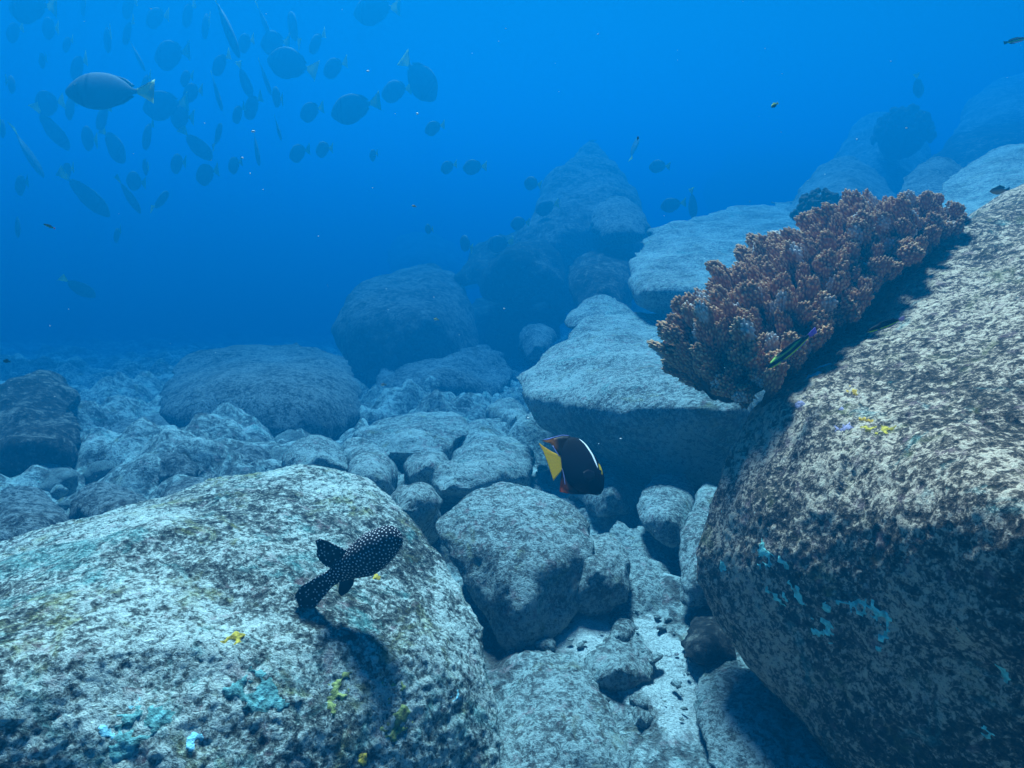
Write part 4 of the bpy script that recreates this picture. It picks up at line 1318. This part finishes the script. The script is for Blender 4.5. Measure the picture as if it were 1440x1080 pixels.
# px, py, side-on length in photo pixels, heading (right, up, away), edge-on, label
SCHOOL = [
    (43, 9, 92, (-1, 0.15, 0.3), 0, 'dark broad surgeonfish cut by the top edge near the left corner'),
    (150, 128, 118, (-1, -0.06, -0.15), 0, 'largest surgeonfish, grey and side-on with a bright lime-yellow tail'),
    (290, 36, 66, (-0.5, 0.2, 0.8), 0, 'round dim surgeonfish behind the narrow dark diving one'),
    (319, 38, 100, (0.38, -0.92, 0.0), 1, 'narrow dark surgeonfish diving steeply at the top edge'),
    (152, 55, 64, (-0.6, 0.1, 0.8), 0, 'dim roundish surgeonfish above the bright-tailed one'),
    (193, 78, 46, (0.3, -0.9, 0.5), 1, 'slim dim surgeonfish between two round ones near the top left'),
    (240, 77, 80, (-0.9, 0.1, 0.5), 0, 'broad hazy surgeonfish right above the one with pale tail'),
    (413, 40, 62, (-0.35, 0.8, 0.3), 2, 'dark half-turned surgeonfish near the top, heading up and left'),
    (408, 90, 84, (-1, 0.35, 0.25), 0, 'dark clear surgeonfish slanting up to the left, right of the school'),
    (345, 115, 50, (0.2, -0.9, 0.5), 2, 'left one of a close dark pair of surgeonfish below the diving fish'),
    (373, 110, 50, (0.25, -0.9, 0.3), 1, 'right narrower one of a close dark pair of surgeonfish'),
    (390, 137, 54, (-0.5, 0.4, 0.7), 0, 'hazy surgeonfish below the dark slanting one'),
    (437, 157, 54, (-0.8, 0.0, 0.6), 0, 'small round hazy surgeonfish left of the large disc-shaped one'),
    (497, 152, 82, (-0.95, -0.1, 0.35), 0, 'large disc-shaped hazy surgeonfish with a pale tail, right side of the school'),
    (556, 128, 62, (-0.8, 0.1, 0.6), 0, 'faint squarish surgeonfish behind the pale diving one'),
    (591, 112, 84, (0.55, -0.75, -0.15), 2, 'pale sunlit surgeonfish diving to the right at the edge of the school'),
    (527, 14, 80, (-0.9, 0.1, 0.4), 0, 'round dim surgeonfish at the top edge, rightmost along it'),
    (305, 130, 54, (0.1, -0.9, 0.5), 1, 'slim hazy surgeonfish pointing down in the middle of the school'),
    (230, 148, 80, (-1, 0.0, 0.3), 0, 'hazy side-on surgeonfish with pale yellow tail in mid school'),
    (68, 145, 66, (-0.9, 0.1, 0.4), 2, 'pale bluish surgeonfish with light tail close behind a large one, left side'),
    (15, 118, 48, (-0.4, 0.2, 0.9), 0, 'faint small surgeonfish by the left edge, upper one'),
    (3, 180, 50, (-0.5, 0.0, 0.8), 0, 'surgeonfish half cut off by the left edge'),
    (74, 182, 70, (0.3, -0.7, 0.6), 3, 'surgeonfish seen head-on with both side fins spread, left side'),
    (125, 195, 66, (-0.7, 0.3, 0.6), 0, 'hazy surgeonfish left of the bright striped one'),
    (160, 205, 66, (0.55, -0.75, -0.1), 2, 'bright striped surgeonfish catching the sun with a yellowish tail'),
    (40, 215, 80, (0.42, -0.85, 0.2), 1, 'slim surgeonfish diving right near the left edge'),
    (208, 190, 64, (-0.6, -0.3, 0.7), 0, 'dim surgeonfish in mid school below the pale-tailed one'),
    (278, 205, 56, (0.5, -0.6, 0.6), 3, 'small surgeonfish with fins spread low in mid school'),
    (306, 190, 46, (0.1, 0.9, 0.4), 1, 'faint thin surgeonfish upright beside the fins-spread one'),
    (361, 210, 50, (0.05, -0.95, 0.3), 1, 'faint thin surgeonfish upright at the lower right of the school'),
    (330, 232, 46, (-0.7, 0.0, 0.7), 0, 'very faint surgeonfish at the lower right of the school'),
    (122, 275, 84, (0.6, -0.65, 0.4), 3, 'dark surgeonfish with side fins held out, lowest dark one at the left'),
    (182, 276, 58, (0.4, -0.85, 0.4), 3, 'small dark surgeonfish with fins out, right of the lowest dark one'),
    (226, 282, 46, (0.2, 0.7, 0.7), 1, 'faint surgeonfish at the bottom of the school'),
    (25, 319, 56, (-0.6, 0.0, 0.8), 0, 'lone round surgeonfish by the left edge below the school'),
    (112, 405, 50, (0.6, -0.5, 0.7), 3, 'very faint surgeonfish in the empty blue lower left'),
    (525, 218, 32, (-0.5, 0.1, 0.8), 0, 'tiny faint surgeonfish between school and boulder heap'),
    (630, 235, 36, (-0.7, 0.0, 0.7), 0, 'left one of two small round surgeonfish swimming side by side'),
    (666, 235, 42, (-0.8, 0.1, 0.5), 0, 'right darker one of two small round surgeonfish swimming side by side'),
    (118, 6, 56, (-0.6, 0.2, 0.8), 0, 'faint surgeonfish cut by the top edge, left of centre of the school'),
    (182, 8, 66, (-0.7, 0.1, 0.7), 0, 'broad faint surgeonfish at the top edge'),
    (371, 30, 50, (0.3, -0.9, 0.4), 1, 'thin faint surgeonfish left of the half-turned dark one'),
    (391, 181, 36, (0.2, -0.9, 0.2), 1, 'tiny thin surgeonfish low at the right rim of the school'),
    (205, 235, 44, (-0.6, 0.2, 0.8), 0, 'faint small surgeonfish under the bright striped one'),
    (702, 343, 48, (-0.75, 0.0, 0.6), 0, 'dark round surgeonfish on the left of the boulder heap'),
    (730, 314, 38, (-0.7, 0.1, 0.7), 0, 'round hazy surgeonfish above the dark round one by the heap'),
    (748, 258, 38, (-0.6, 0.3, 0.7), 0, 'pale faint surgeonfish left of the pointed boulder tip'),
    (768, 292, 42, (-0.7, -0.1, 0.6), 0, 'dark surgeonfish against the left flank of the pointed boulder'),
    (655, 343, 44, (-0.4, 0.4, 0.7), 2, 'dim surgeonfish left of the dark round one by the heap'),
    (603, 322, 28, (-0.5, 0.2, 0.8), 0, 'tiny dim surgeonfish above the dim large boulder'),
    (850, 399, 58, (-1, 0.12, 0.15), 0, 'side-on surgeonfish with yellow tail left of the flat slab'),
    (750, 392, 44, (-0.9, 0.0, 0.3), 0, 'hazy surgeonfish with pale outline low on the heap'),
    (892, 208, 38, (0.3, 0.9, 0.2), 1, 'thin upright surgeonfish right of the pointed boulder tip'),
    (926, 234, 36, (-0.7, 0.2, 0.7), 0, 'faint surgeonfish in the gap right of the pointed boulder'),
    (945, 288, 40, (-0.7, 0.0, 0.6), 0, 'dark round surgeonfish above the left end of the flat slab'),
    (974, 288, 44, (0.1, -0.95, 0.1), 1, 'pale thin surgeonfish pointing down above the flat slab'),
    (1291, 122, 34, (0.25, -0.9, 0.2), 1, 'lone thin surgeonfish in open water at the upper right'),
]
proto = make_surgeon()
for k_ in range(16):
    a_, b_ = [(95, 62), (262, 110), (445, 60), (470, 95), (60, 85), (335, 160), (420, 215), (250, 230), (165, 330), (95, 240), (345, 60), (265, 20), (610, 180), (455, 210), (205, 118), (30, 260)][k_]
    SCHOOL.append((a_, b_, 40 + 5 * (k_ % 4), (-0.75 + 0.1 * (k_ % 3), 0.15 * math.sin(k_ * 2.1), 0.6), 0, 'barely visible round surgeonfish deep in the haze behind the school'))
for k_ in range(14):
    a_, b_ = [(20, 45), (70, 40), (110, 95), (180, 45), (220, 25), (255, 165), (310, 90), (355, 150), (385, 60), (270, 130), (145, 165), (100, 150), (190, 255), (290, 245)][k_]
    SCHOOL.append((a_, b_, 52 + 6 * (k_ % 3), (-0.8 + 0.1 * (k_ % 4), 0.25 * math.sin(k_ * 1.7), 0.5), 0, 'hazy roundish surgeonfish among the crowded middle of the school'))
roots = [proto] + [copy_tree(proto) for _ in SCHOOL[1:]]
for i, (o, (px, py, lp, h, mode, lab)) in enumerate(zip(roots, SCHOOL)):
    tag(o, lab, 'fish', 'surgeonfish schooling in the blue water')
    L = (0.85 if i == 1 else 1.08) * (1 + 0.08 * math.sin(i * 2.3))
    d = FPX * L / lp
    d = min(d, 12.5)
    L = lp * d / FPX
    up = {0: scr(0.1 * math.sin(i), 1, -0.1), 1: scr(0.25, 0.1, -1), 2: scr(0.4, 0.5, -0.75), 3: scr(0.1, 0.6, -0.7)}[mode]
    if i in (1, 15, 19, 24, 52):
        up = up * 0.92 + FWD * 0.36
    if mode in (1,) and abs(h[2]) > 0.9:
        up = scr(0, 1, 0)
    orient(o, P(px, py, d), scr(*h), up, L)

# ------------------------------------------------------------------ floating particles
snow_v, snow_f = ico(1)
V, F, off = [], [], 0
spots = [(356, 185, 5), (587, 160, 5), (517, 100, 4), (341, 222, 4), (352, 244, 3), (370, 267, 2), (524, 264, 2), (841, 48, 2), (556, 160, 2), (664, 75, 2), (448, 332, 2), (543, 406, 2), (709, 434, 3), (646, 471, 2), (610, 418, 2), (711, 40, 2),
         (1160, 245, 2), (1205, 196, 4), (1275, 180, 4), (118, 30, 2), (212, 12, 3), (743, 588, 4), (873, 617, 3), (842, 624, 2)]
for _ in range(60):
    spots.append((rng.uniform(0, 1440), rng.uniform(0, 800), rng.uniform(0.8, 2.0)))
for i, (px, py, s) in enumerate(spots):
    d = rng.uniform(1.3, 2.2)
    r = 0.5 * s * d / FPX * 0.7
    q = snow_v * np.array([rng.uniform(0.8, 1.8), 1, rng.uniform(0.5, 1)]) * r * (1 + 0.2 * rng.normal(size=(len(snow_v), 1)))
    V.append(q + P(px, py, d))
    F.append(snow_f + off)
    off += len(snow_v)
o = link('marine_snow', mesh_np('marine_snow', np.vstack(V), np.vstack(F), M['snow']))
tag(o, 'pale specks drifting in the water', 'particles', kind='stuff')

# ------------------------------------------------------------------ the water itself, as haze
hz = bpy.data.materials.new('sea water haze')
t, out = nodes_of(hz)
pv = t.nodes.new('ShaderNodeVolumePrincipled')
pv.inputs['Color'].default_value = (*HAZE_SCATTER, 1)
pv.inputs['Absorption Color'].default_value = (*HAZE_ABSORB, 1)
pv.inputs['Density'].default_value = HAZE_DENSITY
pv.inputs['Anisotropy'].default_value = 0.28
t.links.new(pv.outputs[0], out.inputs['Volume'])
lo, hi = np.array([-150.0, -90.0, -9.0]), np.array([150.0, 160.0, 5.9])
cv = np.array([[x, y, z] for x in (lo[0], hi[0]) for y in (lo[1], hi[1]) for z in (lo[2], hi[2])])
cf = np.array([[0, 1, 3, 2], [4, 6, 7, 5], [0, 4, 5, 1], [2, 3, 7, 6], [0, 2, 6, 4], [1, 5, 7, 3]])
o = link('haze', mesh_np('haze', cv, cf, hz, smooth=False))
tag(o, 'blue sea water filling the whole scene', 'water', kind='stuff')
